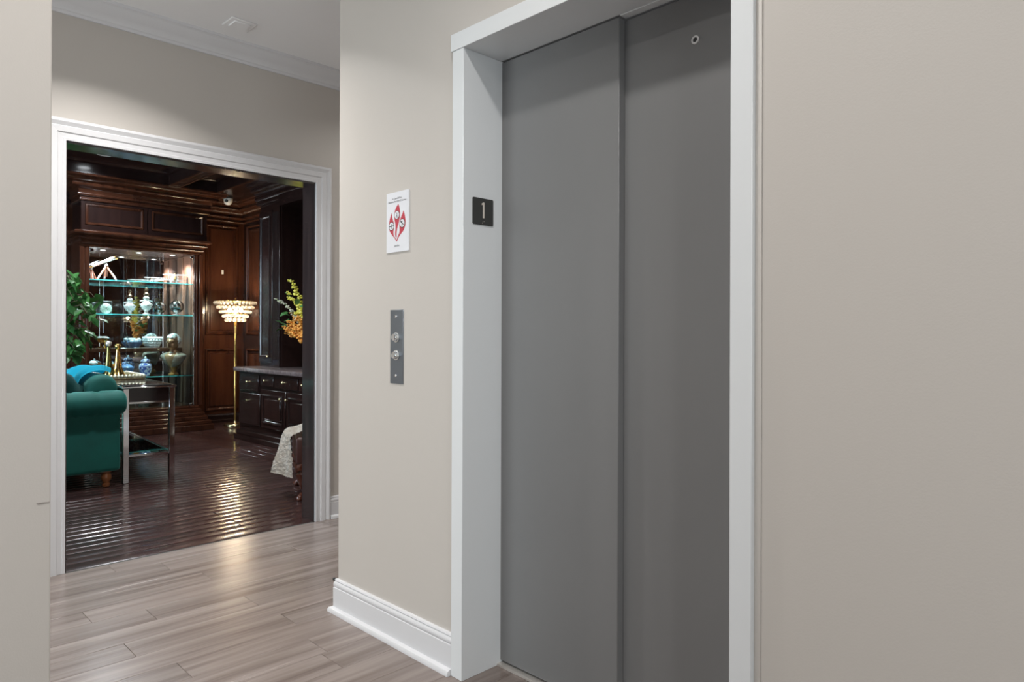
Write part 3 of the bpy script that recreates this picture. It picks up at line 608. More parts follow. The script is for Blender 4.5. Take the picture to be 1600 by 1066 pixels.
# telescope on a tripod
t = thing('telescope', (XI, 2.39, Z1), 'brass telescope on a wooden tripod on the top glass shelf', 'telescope', GRP)
ap = Vector((XI, 2.395, 2.045)); dv = Vector((-.02, .27, .13)).normalized()
MB().tube([ap - dv * .17, ap - dv * .168, ap - dv * .02, ap + dv * .02, ap + dv * .022, ap + dv * .10], [.012, .016, .016, .016, .021, .021], 14).build('tube', SATIN, t)
MB().tube([ap + dv * .10, ap + dv * .102, ap + dv * .125], [.021, .026, .026], 14).build('lens_hood', BRASS, t)
MB().tube([ap - dv * .17, ap - dv * .19, ap - dv * .192], [.009, .009, .013], 12).build('eyepiece', BRASS, t)
MB().lathe([(.02, 0), (.02, .012), (.01, .018), (.01, .04)], (XI, 2.395, 1.988), 12).build('mount', SATIN, t)
for a_, b_ in ((.09, .06), (-.02, -.12), (.02, .09)):
    pass
for (dx, dy) in ((.07, .09), (.06, -.11), (-.09, .0)):
    MB().tube([(XI, 2.395, 1.985), (XI + dx * .75, 2.395 + dy * .75, Z1 + .05)], [.011, .009], 8).build('leg', TELEW, t)
    MB().tube([(XI + dx * .73, 2.395 + dy * .73, Z1 + .055), (XI + dx, 2.395 + dy, Z1 + .001)], [.011, .007], 8).build('foot', SATIN, t)
MB().tube([(XI, 2.395, 1.985), (XI, 2.395, 1.86)], .012, 10).build('column', CHROME, t)
# model biplane
t = thing('model_airplane', (XI, 3.16, Z1), 'chrome model biplane on the top glass shelf', 'model airplane', GRP)
zz = Z1 + .065
MB().tube([(XI + .11, 3.13, zz), (XI + .10, 3.132, zz), (XI + .02, 3.15, zz + .01), (XI - .10, 3.19, zz + .02)], [.02, .034, .030, .008], 14).build('fuselage', SATIN, t)
for dz in (.045, -.02): MB().box(XI - .005, XI + .06, 3.02, 3.29, zz + dz, zz + dz + .008, bev=.003).build('wing', SATIN, t)
for yy in (3.06, 3.12, 3.19, 3.25): MB().tube([(XI + .03, yy, zz - .015), (XI + .03, yy, zz + .047)], .003, 6).build('strut', SATIN, t)
for yy in (3.10, 3.17): MB().lathe([(.001, -.008), (.028, -.008), (.03, 0), (.028, .008), (.001, .008)], (XI + .06, yy, Z1 + .030), 16, axis='y').build('wheel', SATIN, t)
MB().box(XI + .115, XI + .12, 3.125, 3.135, zz - .055, zz + .055, bev=.002).sphere((XI + .115, 3.13, zz), .012, 10, 8).build('propeller', BRASS, t)
MB().box(XI - .10, XI - .085, 3.185, 3.195, zz, zz + .05, bev=.002).box(XI - .11, XI - .07, 3.14, 3.24, zz + .02, zz + .026, bev=.002).build('tail', SATIN, t)
# sword
t = thing('ornamental_sword', (XI + .08, 2.8, Z1), 'long silver sword lying along the top glass shelf', 'sword', GRP)
MB().prism([(2.60, -.002), (2.66, -.016), (2.93, -.014), (2.93, .014), (2.66, .014)], lambda u, v, h: Vector((XI + .08 + v * .6, u, Z1 + .024 + v * .3 + h)), 0, .004).build('blade', SATIN, t)
MB().tube([(XI + .08, 2.93, Z1 + .026), (XI + .08, 3.0, Z1 + .026)], .009, 10).build('grip', BRASS, t)
MB().box(XI + .04, XI + .12, 2.925, 2.937, Z1 + .016, Z1 + .036, bev=.004).build('guard', SATIN, t)
for yy in (2.70, 2.88): MB().box(XI + .05, XI + .11, yy - .01, yy + .01, Z1 + .0005, Z1 + .022, bev=.002).build('rest', CHROME, t)
# mantel clock
t = thing('mantel_clock', (XI, 2.37, Z2), 'black box clock with a white shell dial on the middle shelf', 'clock', GRP)
MB().box(XI - .05, XI + .03, 2.30, 2.45, Z2 + .0005, Z2 + .155, bev=.004).build('case', BLACK, t)
MB().lathe([(.062, 0), (.062, .006), (.05, .012), (.001, .014)], (XI + .03, 2.385, Z2 + .066), 28, axis='x').build('dial', JADE, t)
b = MB()
for k in range(12): b.box(-.002, .002, -.001, .001, .042, .052).xf(Matrix.Identity(4))
b.bm.free(); b = MB()
for ang, ln in ((.6, .04), (2.3, .028)):
    c_ = Vector((XI + .0445, 2.385, Z2 + .066)); d_ = Vector((0, math.sin(ang), math.cos(ang)))
    b.tube([c_, c_ + d_ * ln], .0022, 6)
b.build('hands', BLACK, t)
# silver decanter
t = thing('silver_decanter', (XI, 2.835, Z2), 'ornate tiered silver decanter on the middle glass shelf', 'decanter', GRP)
MB().lathe([(.045, .0005), (.048, .01), (.022, .025), (.020, .05), (.052, .075), (.066, .11), (.060, .14), (.030, .165), (.024, .185), (.034, .20), (.034, .215), (.018, .23)], (XI, 2.835, Z2), 20).build('body', SATIN, t)
MB().lathe([(.018, .23), (.03, .245), (.03, .262), (.014, .275), (.018, .30), (.020, .318), (.010, .335), (.001, .338)], (XI, 2.835, Z2), 18).build('stopper', mat('copper_silver', (.62, .40, .28), .2, metal=1), t)
for s_ in (-1, 1): MB().tube([(XI, 2.835 + s_ * .025, Z2 + .18), (XI, 2.835 + s_ * .07, Z2 + .17), (XI, 2.835 + s_ * .075, Z2 + .13), (XI, 2.835 + s_ * .05, Z2 + .10)], .005, 8).build('handle', SATIN, t)
# silver globe on a foot
t = thing('silver_globe', (XI, 3.195, Z2), 'shiny silver ball on a low foot on the middle glass shelf', 'ornament', GRP)
MB().sphere((XI, 3.195, Z2 + .115), .082, 24, 16).build('ball', CHROME, t)
MB().lathe([(.05, .0005), (.05, .01), (.02, .02), (.018, .036), (.035, .048)], (XI, 3.195, Z2), 18).build('foot', SATIN, t)
# goblet
t = thing('brass_goblet', (XW, 2.44, Z3s), 'small brass goblet with a silver lid on the wooden shelf', 'goblet', GRP)
MB().lathe([(.035, .0005), (.035, .008), (.008, .016), (.008, .06), (.034, .085), (.040, .12)], (XW, 2.44, Z3s), 18).build('cup', BRASS, t)
MB().lathe([(.046, .12), (.046, .127), (.028, .14), (.001, .143)], (XW, 2.44, Z3s), 18).build('lid', SATIN, t)
# white lace bowl
t = thing('white_bowl', (XW, 3.005, Z3s), 'white openwork ceramic bowl behind the head of the bust', 'bowl', GRP)
m = MB()
for k in range(4):
    for q in range(14):
        a_ = 2 * PI * (q + .5 * (k % 2)) / 14; r_ = (.045, .062, .070, .072)[k]
        m.sphere((XW + r_ * math.cos(a_), 3.005 + r_ * math.sin(a_), Z3s + .03 + k * .03), .019, 8, 6)
m.build('openwork_wall', PORC, t)
MB().lathe([(.045, .0005), (.045, .012), (.03, .018), (.06, .05), (.066, .11), (.062, .11), (.05, .05), (.001, .03)], (XW, 3.005, Z3s), 20).build('bowl', PORC, t)
# grey bowl
t = thing('grey_bowl', (XW, 2.77, Z3s), 'low dark grey bowl heaped with stones on the wooden shelf', 'bowl', GRP)
MB().lathe([(.05, .0005), (.055, .01), (.085, .05), (.092, .075), (.086, .076), (.07, .05), (.001, .03)], (XW, 2.77, Z3s), 22).build('bowl', BLUEM, t)
m = MB()
for k in range(9): m.sphere((XW + .045 * math.cos(k * .9), 2.77 + .05 * math.sin(k * .9), Z3s + .078 + .012 * (k % 3)), .025, 8, 6, (1, 1.2, .8))
m.build('stones', mat('grey_stone', (.30, .33, .36), .5), t)
# ginger jar
t = thing('ginger_jar', (XI + .02, 2.822, Z4), 'blue and white lidded ginger jar beside the bust', 'jar', GRP)
MB().lathe([(.042, .0005), (.045, .008), (.060, .04), (.072, .085), (.074, .115), (.064, .145), (.046, .160), (.044, .170)], (XI + .02, 2.822, Z4), 24).build('body', JARM, t)
lid = MB().lathe([(.052, .166), (.054, .176), (.046, .196), (.022, .206), (.010, .210)], (XI + .02, 2.822, Z4), 20).build('lid', JARM, t)
MB().sphere((XI + .02, 2.822, Z4 + .222), .014, 12, 8).build('finial', PORC, lid)
# copper pot and lidded dish on the left of the lowest glass shelf
t = thing('copper_pot', (XI, 2.43, Z4), 'amber copper pot with dark lid on the lowest glass shelf', 'pot', GRP)
MB().lathe([(.05, .0005), (.055, .01), (.078, .05), (.085, .10), (.075, .145), (.06, .155)], (XI, 2.43, Z4), 22).build('body', COPPER, t)
MB().lathe([(.066, .152), (.066, .162), (.03, .178), (.010, .182), (.014, .196), (.001, .202)], (XI, 2.43, Z4), 20).build('lid', SATIN, t)
t = thing('shell_ornament', (XI - .02, 2.26, Z4), 'pale seashell ornament at the left end of the lowest glass shelf', 'ornament', GRP)
MB().box(XI - .06, XI + .03, 2.22, 2.30, Z4 + .0005, Z4 + .14, bev=.006).build('block', mat('grey_marble', (.35, .34, .36), .3, var=((20, 20, 20), .15, (.15, .15, .17))), t)
MB().loft([[(XI - .015 + (.012 + .034 * math.sin(PI * (k + .6) / 8)) * math.cos(2 * PI * j / 14), 2.26 + (.012 + .036 * math.sin(PI * (k + .6) / 8)) * math.sin(2 * PI * j / 14) * (1 + .12 * (j % 2)), Z4 + .1405 + .008 * k + .004 * math.sin(j)) for j in range(14)] for k in range(8)]).build('shell', PORC, t)
t = thing('blue_tureen', (XI - .02, 2.625, Z4), 'slate blue covered dish between the pot and the jar', 'dish', GRP)
MB().lathe([(.04, .0005), (.04, .012), (.03, .02), (.066, .05), (.078, .09), (.078, .10)], (XI - .02, 2.625, Z4), 22).build('body', BLUEM, t)
MB().lathe([(.081, .10), (.08, .108), (.05, .135), (.012, .148), (.014, .162), (.001, .168)], (XI - .02, 2.625, Z4), 22).build('lid', BLUEM, t)
# carved pale green bowl on the case floor
t = thing('carved_bowl', (XI - .02, 2.815, Z5), 'pale green carved bowl on the floor of the display case', 'bowl', GRP)
m = MB(); rings = []
for r_, z_ in [(.055, .0005), (.060, .012), (.085, .05), (.112, .105), (.122, .135), (.112, .137), (.095, .10), (.06, .03), (.004, .02)]:
    rings.append([(XI - .02 + r_ * (1 + .035 * math.cos(12 * a_)) * math.cos(a_), 2.815 + r_ * (1 + .035 * math.cos(12 * a_)) * math.sin(a_), Z5 + z_ + (.006 * math.cos(12 * a_) if z_ > .09 else 0)) for a_ in [2 * PI * k / 48 for k in range(48)]])
m.loft(rings).build('bowl', JADE, t)
# bust
t = thing('portrait_bust', (XI + .09, 3.125, Z4), 'silver and copper portrait bust with curly hair on the lowest glass shelf', 'bust', GRP)
bx, by = XI + .09, 3.125
fa = math.radians(-50)                                # the way the face looks
def bp(x_, y_, z_): return Vector((bx + x_ * math.cos(fa) - y_ * math.sin(fa), by + x_ * math.sin(fa) + y_ * math.cos(fa), Z4 + z_))
RG = [(.095, .040, .045, 0), (.105, .052, .066, 0), (.135, .066, .096, .004), (.17, .078, .122, .008), (.205, .084, .146, .008), (.230, .080, .160, .004), (.248, .070, .158, 0), (.262, .058, .136, -.004), (.276, .047, .096, -.006), (.288, .040, .060, -.004), (.300, .036, .044, 0), (.318, .036, .040, .004), (.330, .040, .040, .010), (.340, .050, .043, .018), (.352, .058, .047, .020), (.362, .060, .050, .018), (.372, .062, .052, .016), (.382, .064, .054, .014), (.392, .065, .055, .012), (.402, .066, .056, .011), (.412, .068, .057, .009), (.424, .070, .058, .008), (.445, .068, .057, .004), (.468, .057, .050, 0), (.485, .038, .035, -.002), (.494, .012, .012, -.002)]
rings = []
for z_, rx, ry, cx in RG:
    ring = []
    if z_ > .325: rx *= 1.16; ry *= 1.18
    for k in range(44):
        a_ = 2 * PI * k / 44; ca, sa = math.cos(a_), math.sin(a_)
        x_ = cx + rx * ca; y_ = ry * sa
        if .33 < z_ < .43 and ca > 0:
            x_ += .036 * math.exp(-((z_ - .378) / .013) ** 2 - (sa / .16) ** 2)            # nose tip
            x_ += .019 * math.exp(-((z_ - .398) / .014) ** 2 - (sa / .12) ** 2)            # nose bridge
            x_ += .014 * math.exp(-((z_ - .418) / .007) ** 2) * ca                          # brow
            x_ -= .020 * math.exp(-((z_ - .402) / .009) ** 2 - ((abs(sa) - .40) / .16) ** 2)  # eye sockets
            x_ += .012 * math.exp(-((z_ - .359) / .006) ** 2 - (sa / .28) ** 2)            # lips
            x_ -= .006 * math.exp(-((z_ - .349) / .005) ** 2 - (sa / .3) ** 2)
            x_ += .010 * math.exp(-((z_ - .338) / .008) ** 2 - (sa / .30) ** 2)            # chin
        if z_ < .26: x_ += .012 * max(0, ca) * math.cos(3 * a_) * (1 if z_ > .12 else 0); z2 = z_ + (.020 * (1 - abs(sa)) if z_ > .2 else 0)
        else: z2 = z_
        ring.append(bp(x_, y_, z2))
    rings.append(ring)
MB().loft(rings).build('figure', mat('aged_copper', (.40, .215, .105), .32, metal=.6, var=((10, 10, 10), .15, (.30, .17, .10))), t, smooth=80)
CG = [q for q in RG if q[0] < .280]
def coat(u, v):
    f_ = v * (len(CG) - 1); i_ = min(int(f_), len(CG) - 2); g_ = f_ - i_
    z_, rx, ry, cx = [CG[i_][k] * (1 - g_) + CG[i_ + 1][k] * g_ for k in range(4)]
    half = .16 + .42 * v; a_ = half + (2 * PI - 2 * half) * u
    x_ = cx + rx * math.cos(a_) * 1.05 + .006 * math.cos(3 * a_); y_ = ry * math.sin(a_) * 1.05
    return bp(x_ + .004 * math.cos(a_), y_, z_ + (.020 * (1 - abs(math.sin(a_))) if .2 < z_ < .26 else 0) + .004)
MB().grid(coat, 48, 18, .008).build('coat', BUSTM, t, smooth=70)
m = MB()
for k in range(120):
    a_ = random.uniform(0, 2 * PI); ph = random.uniform(-.25, 1.5)
    if math.cos(a_) > .30 and ph < .55: ph = random.uniform(.55, 1.5)
    r_ = math.cos(ph)
    m.sphere(bp(.002 + .083 * r_ * math.cos(a_), .074 * r_ * math.sin(a_), .418 + .088 * math.sin(ph)), random.uniform(.012, .018), 8, 6)
m.build('hair', SATIN, t)
for s_ in (-1, 1):
    MB().sphere(bp(0.008, s_ * .064, .395), .013, 8, 6, (1, .6, 1.4)).build('ear', BUSTM, t)
m = MB()
for k in range(5): m.sphere(bp(.074 - .006 * abs(k - 2) - .012 * (k == 0), .004 * (-1) ** k, .275 - .026 * k), .017 - .0012 * k, 12, 8, (.7, 1.5, .9))
m.build('cravat', SATIN, t)
MB().lathe([(.060, .0005), (.062, .014), (.054, .020), (.036, .034), (.032, .06), (.040, .08), (.048, .098)], (bx, by, Z4), 22).build('pedestal', mat('copper_bronze', (.50, .24, .08), .28, metal=.9), t)

# ================================================================== FLOOR LAMP
def bead_fixture(t, cx, cy, tiers, bead, seg=(12, 8), frame=BRASS, half=False):
    b0 = None
    for r_, z_ in tiers:
        n_ = max(6, int(2 * PI * r_ / (bead * 2.3)))
        for k in range(n_):
            a_ = 2 * PI * k / n_
            loc = Vector((cx + r_ * math.cos(a_), cy + r_ * math.sin(a_), z_))
            if half and loc.y > cy + .01: continue
            if b0 is None:
                b0 = MB().sphere(loc, bead, seg[0], seg[1]).build('crystal_bead', BEAD, t, org=loc)
            else: inst(b0, t, loc)
        ring = [(cx + (r_ - .006) * math.cos(2 * PI * k / 32), cy + (r_ - .006) * math.sin(2 * PI * k / 32), z_ + bead) for k in range(33 if not half else 33)]
        MB().tube(ring, .0045, 6).build('tier_ring', frame, t)
def bulb(t, loc, power, r=.022, col=(1.0, .80, .55)):
    MB().sphere(loc, r, 12, 8, (1, 1, 1.3)).build('bulb', BULB, t)
    l = bpy.data.lights.new('bulb_light', 'POINT'); l.energy = power; l.color = col; l.shadow_soft_size = r * 1.25
    o = bpy.data.objects.new('bulb_light', l); COL.objects.link(o); o.parent = t; o.location = Vector(loc) - ORG[t.name]
LX, LY = -8.8, 3.75
t = thing('floor_lamp', (LX, LY, 0), 'brass floor lamp with a tiered crystal bead shade', 'lamp')
MB().lathe([(.135, .001), (.138, .008), (.138, .036), (.132, .046), (.03, .052), (.02, .062), (.016, .075)], (LX, LY, 0), 40).build('base', GOLD, t)
MB().lathe([(.016, .06), (.016, 1.35), (.010, 1.36), (.010, 1.61)], (LX, LY, 0), 16).build('pole', BRASS, t)
TI = [(.240, 1.578), (.208, 1.522), (.175, 1.466), (.142, 1.412), (.110, 1.360)]
bead_fixture(t, LX, LY, TI, .0215)
m = MB()
for k in range(4):
    a_ = PI / 4 + k * PI / 2; m.tube([(LX, LY, 1.605), (LX + .236 * math.cos(a_), LY + .236 * math.sin(a_), 1.602)], .004, 6)
m.build('spider_arm', BRASS, t)
MB().lathe([(.012, 1.605), (.012, 1.62), (.006, 1.63), (.009, 1.643), (.001, 1.65)], (LX, LY, 0), 12).build('finial', BRASS, t)
for a_ in (.6, 2.7, 4.8): bulb(t, (LX + .075 * math.cos(a_), LY + .075 * math.sin(a_), 1.485), 44)
# crystal sconces on the right wall (seen in the mirror of the display case)
for k, (sx_, lab) in enumerate(((-5.76, 'crystal bead wall sconce nearer to the cabinets, seen in the mirror'), (-5.06, 'crystal bead wall sconce nearer to the opening, seen in the mirror'))):
    t = thing('crystal_sconce', (sx_, YR, 1.43), lab, 'wall lamp', 'crystal sconces on the library wall')
    MB().lathe([(.05, 0), (.05, -.01), (.03, -.02), (.01, -.024)], (sx_, YR - .001, 1.46), 18, axis='y').build('back_plate', BRASS, t)
    MB().tube([(sx_, YR - .02, 1.46), (sx_, YR - .10, 1.52)], .006, 8).build('arm', BRASS, t)
    bead_fixture(t, sx_, YR - .115, [(.085, 1.50), (.07, 1.45), (.055, 1.40)], .019, (10, 6))
    bulb(t, (sx_, YR - .115, 1.46), 18, r=.018)

# ================================================================== BUILT-IN CABINETS
Y0 = 3.38
bc = thing('base_cabinet', (-6.9, Y0, 0), 'dark mahogany base cabinet with drawers and brass knobs', 'cabinet')
MB().box(-7.86, -6.0, Y0 + .022, YR - .001, .105, .765).box(-7.86, -6.0, Y0 + .012, Y0 + .023, .70 + .05, .765).build('carcass', WOODD, bc, smooth=0)
MB().box(-7.90, -6.0, Y0 - .030, YR - .001, 0, .055, bev=.006).box(-7.88, -6.0, Y0 - .008, YR - .002, .054, .106, bev=.006).build('base_step', WOODD, bc)
ct = thing('countertop', (-6.9, Y0, .766), 'polished dark stone countertop on the base cabinet', 'countertop')
MB().box(-7.91, -5.98, Y0 - .035, YR - .001, .7665, .812, bev=.008, seg=2).build('slab', COUNTER, ct)
def front(x0, x1, z0, z1, name, raised=True, th=.024):
    d = MB().box(x0, x1, Y0, Y0 + th, z0, z1, bev=.005).build(name, WOODD, bc)
    if raised:
        MB().sweep([(x0 + .05, Y0, z0 + .05), (x1 - .05, Y0, z0 + .05), (x1 - .05, Y0, z1 - .05), (x0 + .05, Y0, z1 - .05)][::1], [(0, -.003), (0, .010), (.012, .014), (.024, .008), (.03, -.003)], (0, -1, 0), closed=True).build('panel_moulding', WOODD, d)
        MB().box(x0 + .095, x1 - .095, Y0 - .010, Y0 + .002, z0 + .095, z1 - .095, bev=.009).build('raised_panel', WOODD, d)
    return d
def knob(p, x, z):
    MB().lathe([(.006, 0), (.006, -.012), (.014, -.016), (.0155, -.024), (.010, -.031), (.001, -.033)], (x, Y0 - .0005, z), 14, axis='y').build('knob', GOLD, p)
d = front(-7.83, -7.345, .555, .745, 'drawer', False); knob(d, -7.58, .655)
d = front(-7.83, -7.30, .18, .53, 'drawer', False); knob(d, -7.58, .45)
d = front(-7.285, -6.985, .625, .742, 'drawer', False, .016); knob(d, -7.15, .685)
d = front(-6.965, -6.455, .618, .742, 'drawer', False); knob(d, -6.74, .683)
d = front(-6.435, -6.05, .618, .742, 'drawer', False); knob(d, -6.33, .680)
d = front(-7.27, -6.715, .18, .592, 'cabinet_door'); knob(d, -6.80, .51)
d = front(-6.695, -6.14, .18, .592, 'cabinet_door'); knob(d, -6.735 + .07, .51)
uc = thing('upper_cabinet', (-7.7, 3.64, .82), 'tall dark mahogany wall cabinet standing on the counter', 'cabinet')
YU = 3.64
MB().box(-7.90, -7.36, YU + .02, YR - .001, .813, 2.70).build('carcass', WOODD, uc, smooth=0)
d = MB().box(-7.89, -7.555, YU, YU + .021, .86, 2.60, bev=.004).build('cabinet_door', WOODD, uc)
MB().sweep([(-7.84, YU, .92), (-7.605, YU, .92), (-7.605, YU, 2.54), (-7.84, YU, 2.54)], [(0, -.003), (0, .010), (.010, .014), (.02, .008), (.026, -.003)], (0, -1, 0), closed=True).build('panel_moulding', WOODD, d)
MB().lathe([(.006, 0), (.006, -.012), (.014, -.016), (.0155, -.024), (.010, -.031), (.001, -.033)], (-7.63, YU - .0005, .93), 14, axis='y').build('knob', GOLD, d)
m = MB().box(-7.53, -7.37, YU - .006, YU + .021, .813, 2.66, bev=.003)
for k in range(5): m.tube([(-7.51 + .03 * k, YU - .006, .90), (-7.51 + .03 * k, YU - .006, 2.56)], .010, 8)
m.build('fluted_pilaster', WOODD, uc)
ni = thing('niche_panel', (-6.7, 4.0, .813), 'recessed dark mahogany panel behind the flower arrangement', 'panelling')
d = MB().box(-7.36, -6.0, 4.0, YR - .001, .813, 2.70).build('back_board', WOODD, ni, smooth=0)
MB().sweep([(-7.24, 4.0, .93), (-6.12, 4.0, .93), (-6.12, 4.0, 2.5), (-7.24, 4.0, 2.5)], [(0, -.002), (0, .012), (.014, .018), (.030, .010), (.036, -.002)], (0, -1, 0), closed=True).build('panel_moulding', WOODD, d)
struct(MB().sweep([(-6.0, YU, 0), (-7.93, YU, 0), (-7.93, YR, 0)], LC2, Z3).box(-7.36, -6.0, YU - .02, YR, 2.62, 2.94).box(-7.93, -7.3, YU, YR, 2.68, 2.94).build('trim_8', WOODD), 'stepped dark crown over the built-in wall cabinets', 'crown moulding')

# flower arrangement
FX, FY = -6.75, 3.68
fa_ = thing('flower_arrangement', (FX, FY, .812), 'yellow and orange flowers in a vase on the counter', 'flowers')
MB().lathe([(.055, .0005), (.06, .01), (.085, .09), (.08, .17), (.05, .23), (.045, .26), (.06, .285), (.052, .285), (.038, .26), (.001, .20)], (FX, FY, .812), 22).build('vase', GOLD, fa_)
def spray(p0, p1, bend, n_, r0, m_, name):
    p0, p1 = Vector(p0), Vector(p1); mid = (p0 + p1) / 2 + Vector(bend)
    q = lambda s: p0 * (1 - s) ** 2 + mid * 2 * s * (1 - s) + p1 * s * s
    st = MB().tube([q(k / 8) for k in range(9)], .0035, 5).build('stem', STEM, fa_)
    mb = MB()
    for k in range(n_):
        s = .30 + .70 * k / n_; c = q(s); rr = r0 * (1.25 - .75 * s)
        off = Vector((random.uniform(-1, 1), random.uniform(-1, 1), random.uniform(-1, 1))) * rr * 1.1
        for j in range(4):
            a_ = j * PI / 2 + random.random(); dd = Vector((math.cos(a_), math.sin(a_), random.uniform(-.5, .7))) * rr * .75
            mb.sphere(c + off + dd, rr * .62, 6, 4, (1, 1, .6))
    mb.build(name, m_, st)
B0 = (FX, FY, 1.08)
spray(B0, (-7.01, 3.58, 1.78), (.10, -.02, .10), 34, .032, YEL, 'blossoms')
spray(B0, (-7.31, 3.55, 1.575), (.03, 0, .18), 26, .020, WHP, 'blossoms')
spray(B0, (-7.10, 3.57, 1.64), (.08, 0, .15), 24, .027, YEL, 'blossoms')
spray(B0, (-6.72, 3.62, 1.72), (.05, 0, .10), 34, .034, YEL, 'blossoms')
spray(B0, (-6.5, 3.72, 1.58), (.0, 0, .10), 28, .032, YEL, 'blossoms')
for k in range(9):
    a_ = k * .7; spray(B0, (FX - .23 + .19 * math.cos(a_), FY - .05 + .10 * math.sin(a_), 1.22 + .05 * (k % 5)), (0, 0, .05), 22, .034, ORA, 'blossoms')
lf0 = None
for k in range(14):
    a_ = random.uniform(0, 6.28); loc = Vector((FX - .20 + random.uniform(.1, .22) * math.cos(a_), FY - .05 + .11 * math.sin(a_), random.uniform(1.18, 1.52)))
    if lf0 is None: lf0 = MB().faces([(0, -.02, 0), (.05, -.03, .01), (.10, 0, 0), (.05, .03, .01), (0, .02, 0)], [(0, 1, 2, 3, 4)]).build('leaf', LEAF, fa_, org=(0, 0, 0), smooth=0); lf0.location = loc - ORG[fa_.name]; lf0.rotation_euler = (.5, .3, a_)
    else: inst(lf0, fa_, loc, (random.uniform(-.8, .8), random.uniform(-.8, .8), a_))

# ================================================================== SOFA
XS = -6.0
so = thing('velvet_sofa', (-6.95, 1.2, 0), 'teal velvet chesterfield sofa with rolled arms and turned legs', 'sofa')
def roll(c0, c1, r, name, axis, squash=1.0, par=so, m_=VELVET, seams=()):
    c0, c1 = Vector(c0), Vector(c1); L = (c1 - c0).length
    prof = [(r * .25, -.012), (r * .70, -.008), (r * .93, .012), (r, .045)]
    k = .09
    while k < L - .06:
        dip = .94 if any(abs(k - s) < .012 for s in seams) else 1.0
        prof.append((r * dip, k)); k += .02
    prof += [(r, L - .045), (r * .93, L - .012), (r * .70, L + .008), (r * .25, L + .012)]
    prof = [(p, z) for p, z in prof]
    return MB().lathe(prof, c0, 28, axis=axis, sx=1, sy=squash).build(name, m_, par, smooth=60)
# near arm: roll runs front to back
MB().box(XS - .14, XS, .74, 1.662, .125, .60, bev=.03, seg=3).build('arm_panel', VELVET, so)
roll((XS - .035, .70, .652), (XS - .035, 1.685, .652), .098, 'arm_roll', 'y', seams=(.62, .80))
MB().box(XS - 1.92, XS - 1.78, .74, 1.662, .125, .60, bev=.03, seg=3).build('arm_panel', VELVET, so)
roll((XS - 1.885, .70, .652), (XS - 1.885, 1.685, .652), .098, 'arm_roll', 'y')
# back
MB().box(XS - 1.86, XS - .06, 1.48, 1.652, .125, .72, bev=.03, seg=3).build('back_panel', VELVET, so)
roll((XS - 1.88, 1.555, .762), (XS - .085, 1.555, .762), .112, 'back_roll', 'x', seams=(.3, .6, .9, 1.2, 1.5))
MB().box(XS - 1.80, XS - .12, .74, 1.50, .125, .30, bev=.02, seg=2).build('seat_base', VELVET, so)
for k in range(2): MB().box(XS - 1.77 + .82 * k, XS - .97 + .82 * k, .72, 1.47, .30, .45, bev=.045, seg=3).build('seat_cushion', VELVET, so)
lp = [(.018, .001), (.026, .006), (.028, .022), (.020, .032), (.024, .040), (.036, .062), (.038, .082), (.030, .100), (.024, .106), (.036, .114), (.036, .128)]
for xx, yy in ((XS - .07, 1.575), (XS - .07, .80), (XS - 1.85, 1.575), (XS - 1.85, .80)): MB().lathe(lp, (xx, yy, 0), 18).build('leg', LEGW, so)
# pillow and throw lie on the sofa
def pillow(c, sx_, sy_, sz_, rot, name, m_):
    rings = []
    M_ = Matrix.Translation(c) @ rot
    mb = MB()
    def f(u, v, s): 
        a_, b_ = u * 2 - 1, v * 2 - 1; e = (1 - a_ ** 4) * (1 - b_ ** 4)
        return M_ @ Vector((a_ * sx_ * (1 - .10 * (1 - abs(b_)) ** 2 * abs(a_)), b_ * sy_ * (1 - .10 * (1 - abs(a_)) ** 2 * abs(b_)), s * sz_ * e ** .55 + .010 * math.sin(6 * a_ + 9 * b_) * e))
    mb.grid(lambda u, v: f(u, v, 1), 16, 16).grid(lambda u, v: f(u, v, -1), 16, 16)
    bmesh.ops.remove_doubles(mb.bm, verts=mb.bm.verts[:], dist=.0005)
    return mb.build(name, m_, smooth=75, org=c)
pw = pillow(Vector((XS - .30, 1.30, .755)), .20, .20, .105, Matrix.Rotation(.35, 4, 'Z') @ Matrix.Rotation(-.75, 4, 'X') , 'throw_pillow', VELVETD)
tag(pw, 'dark teal pleated velvet pillow on the near end of the sofa', 'pillow')
def thr(u, v):
    # v runs from the front of the back cushion over the roll; u along the sofa
    x_ = XS - .16 - .70 * u + .03 * math.sin(9 * v + 4 * u)
    ang = -.55 + 3.2 * v                         # angle round the back roll, from rear top to front
    R_ = .130 + .016 * math.sin(11 * u + 2.5 * v) + .034 * math.sin(2.6 * u * PI + .4) ** 2
    if v < .72:
        y_ = 1.555 - R_ * math.sin(ang); z_ = .762 + R_ * math.cos(ang)
    else:
        a1 = -.55 + 3.2 * .72; y_ = 1.555 - R_ * math.sin(a1) - (v - .72) * .25 ; z_ = .762 + R_ * math.cos(a1) - (v - .72) * .75
        z_ = max(z_, .50)
    return Vector((x_, y_, z_ + .010 * math.sin(14 * u) * v))
tw = MB().grid(thr, 40, 30, .008).build('throw_blanket', THROW, smooth=80)
tag(tw, 'bright turquoise throw draped over the back of the sofa', 'blanket')

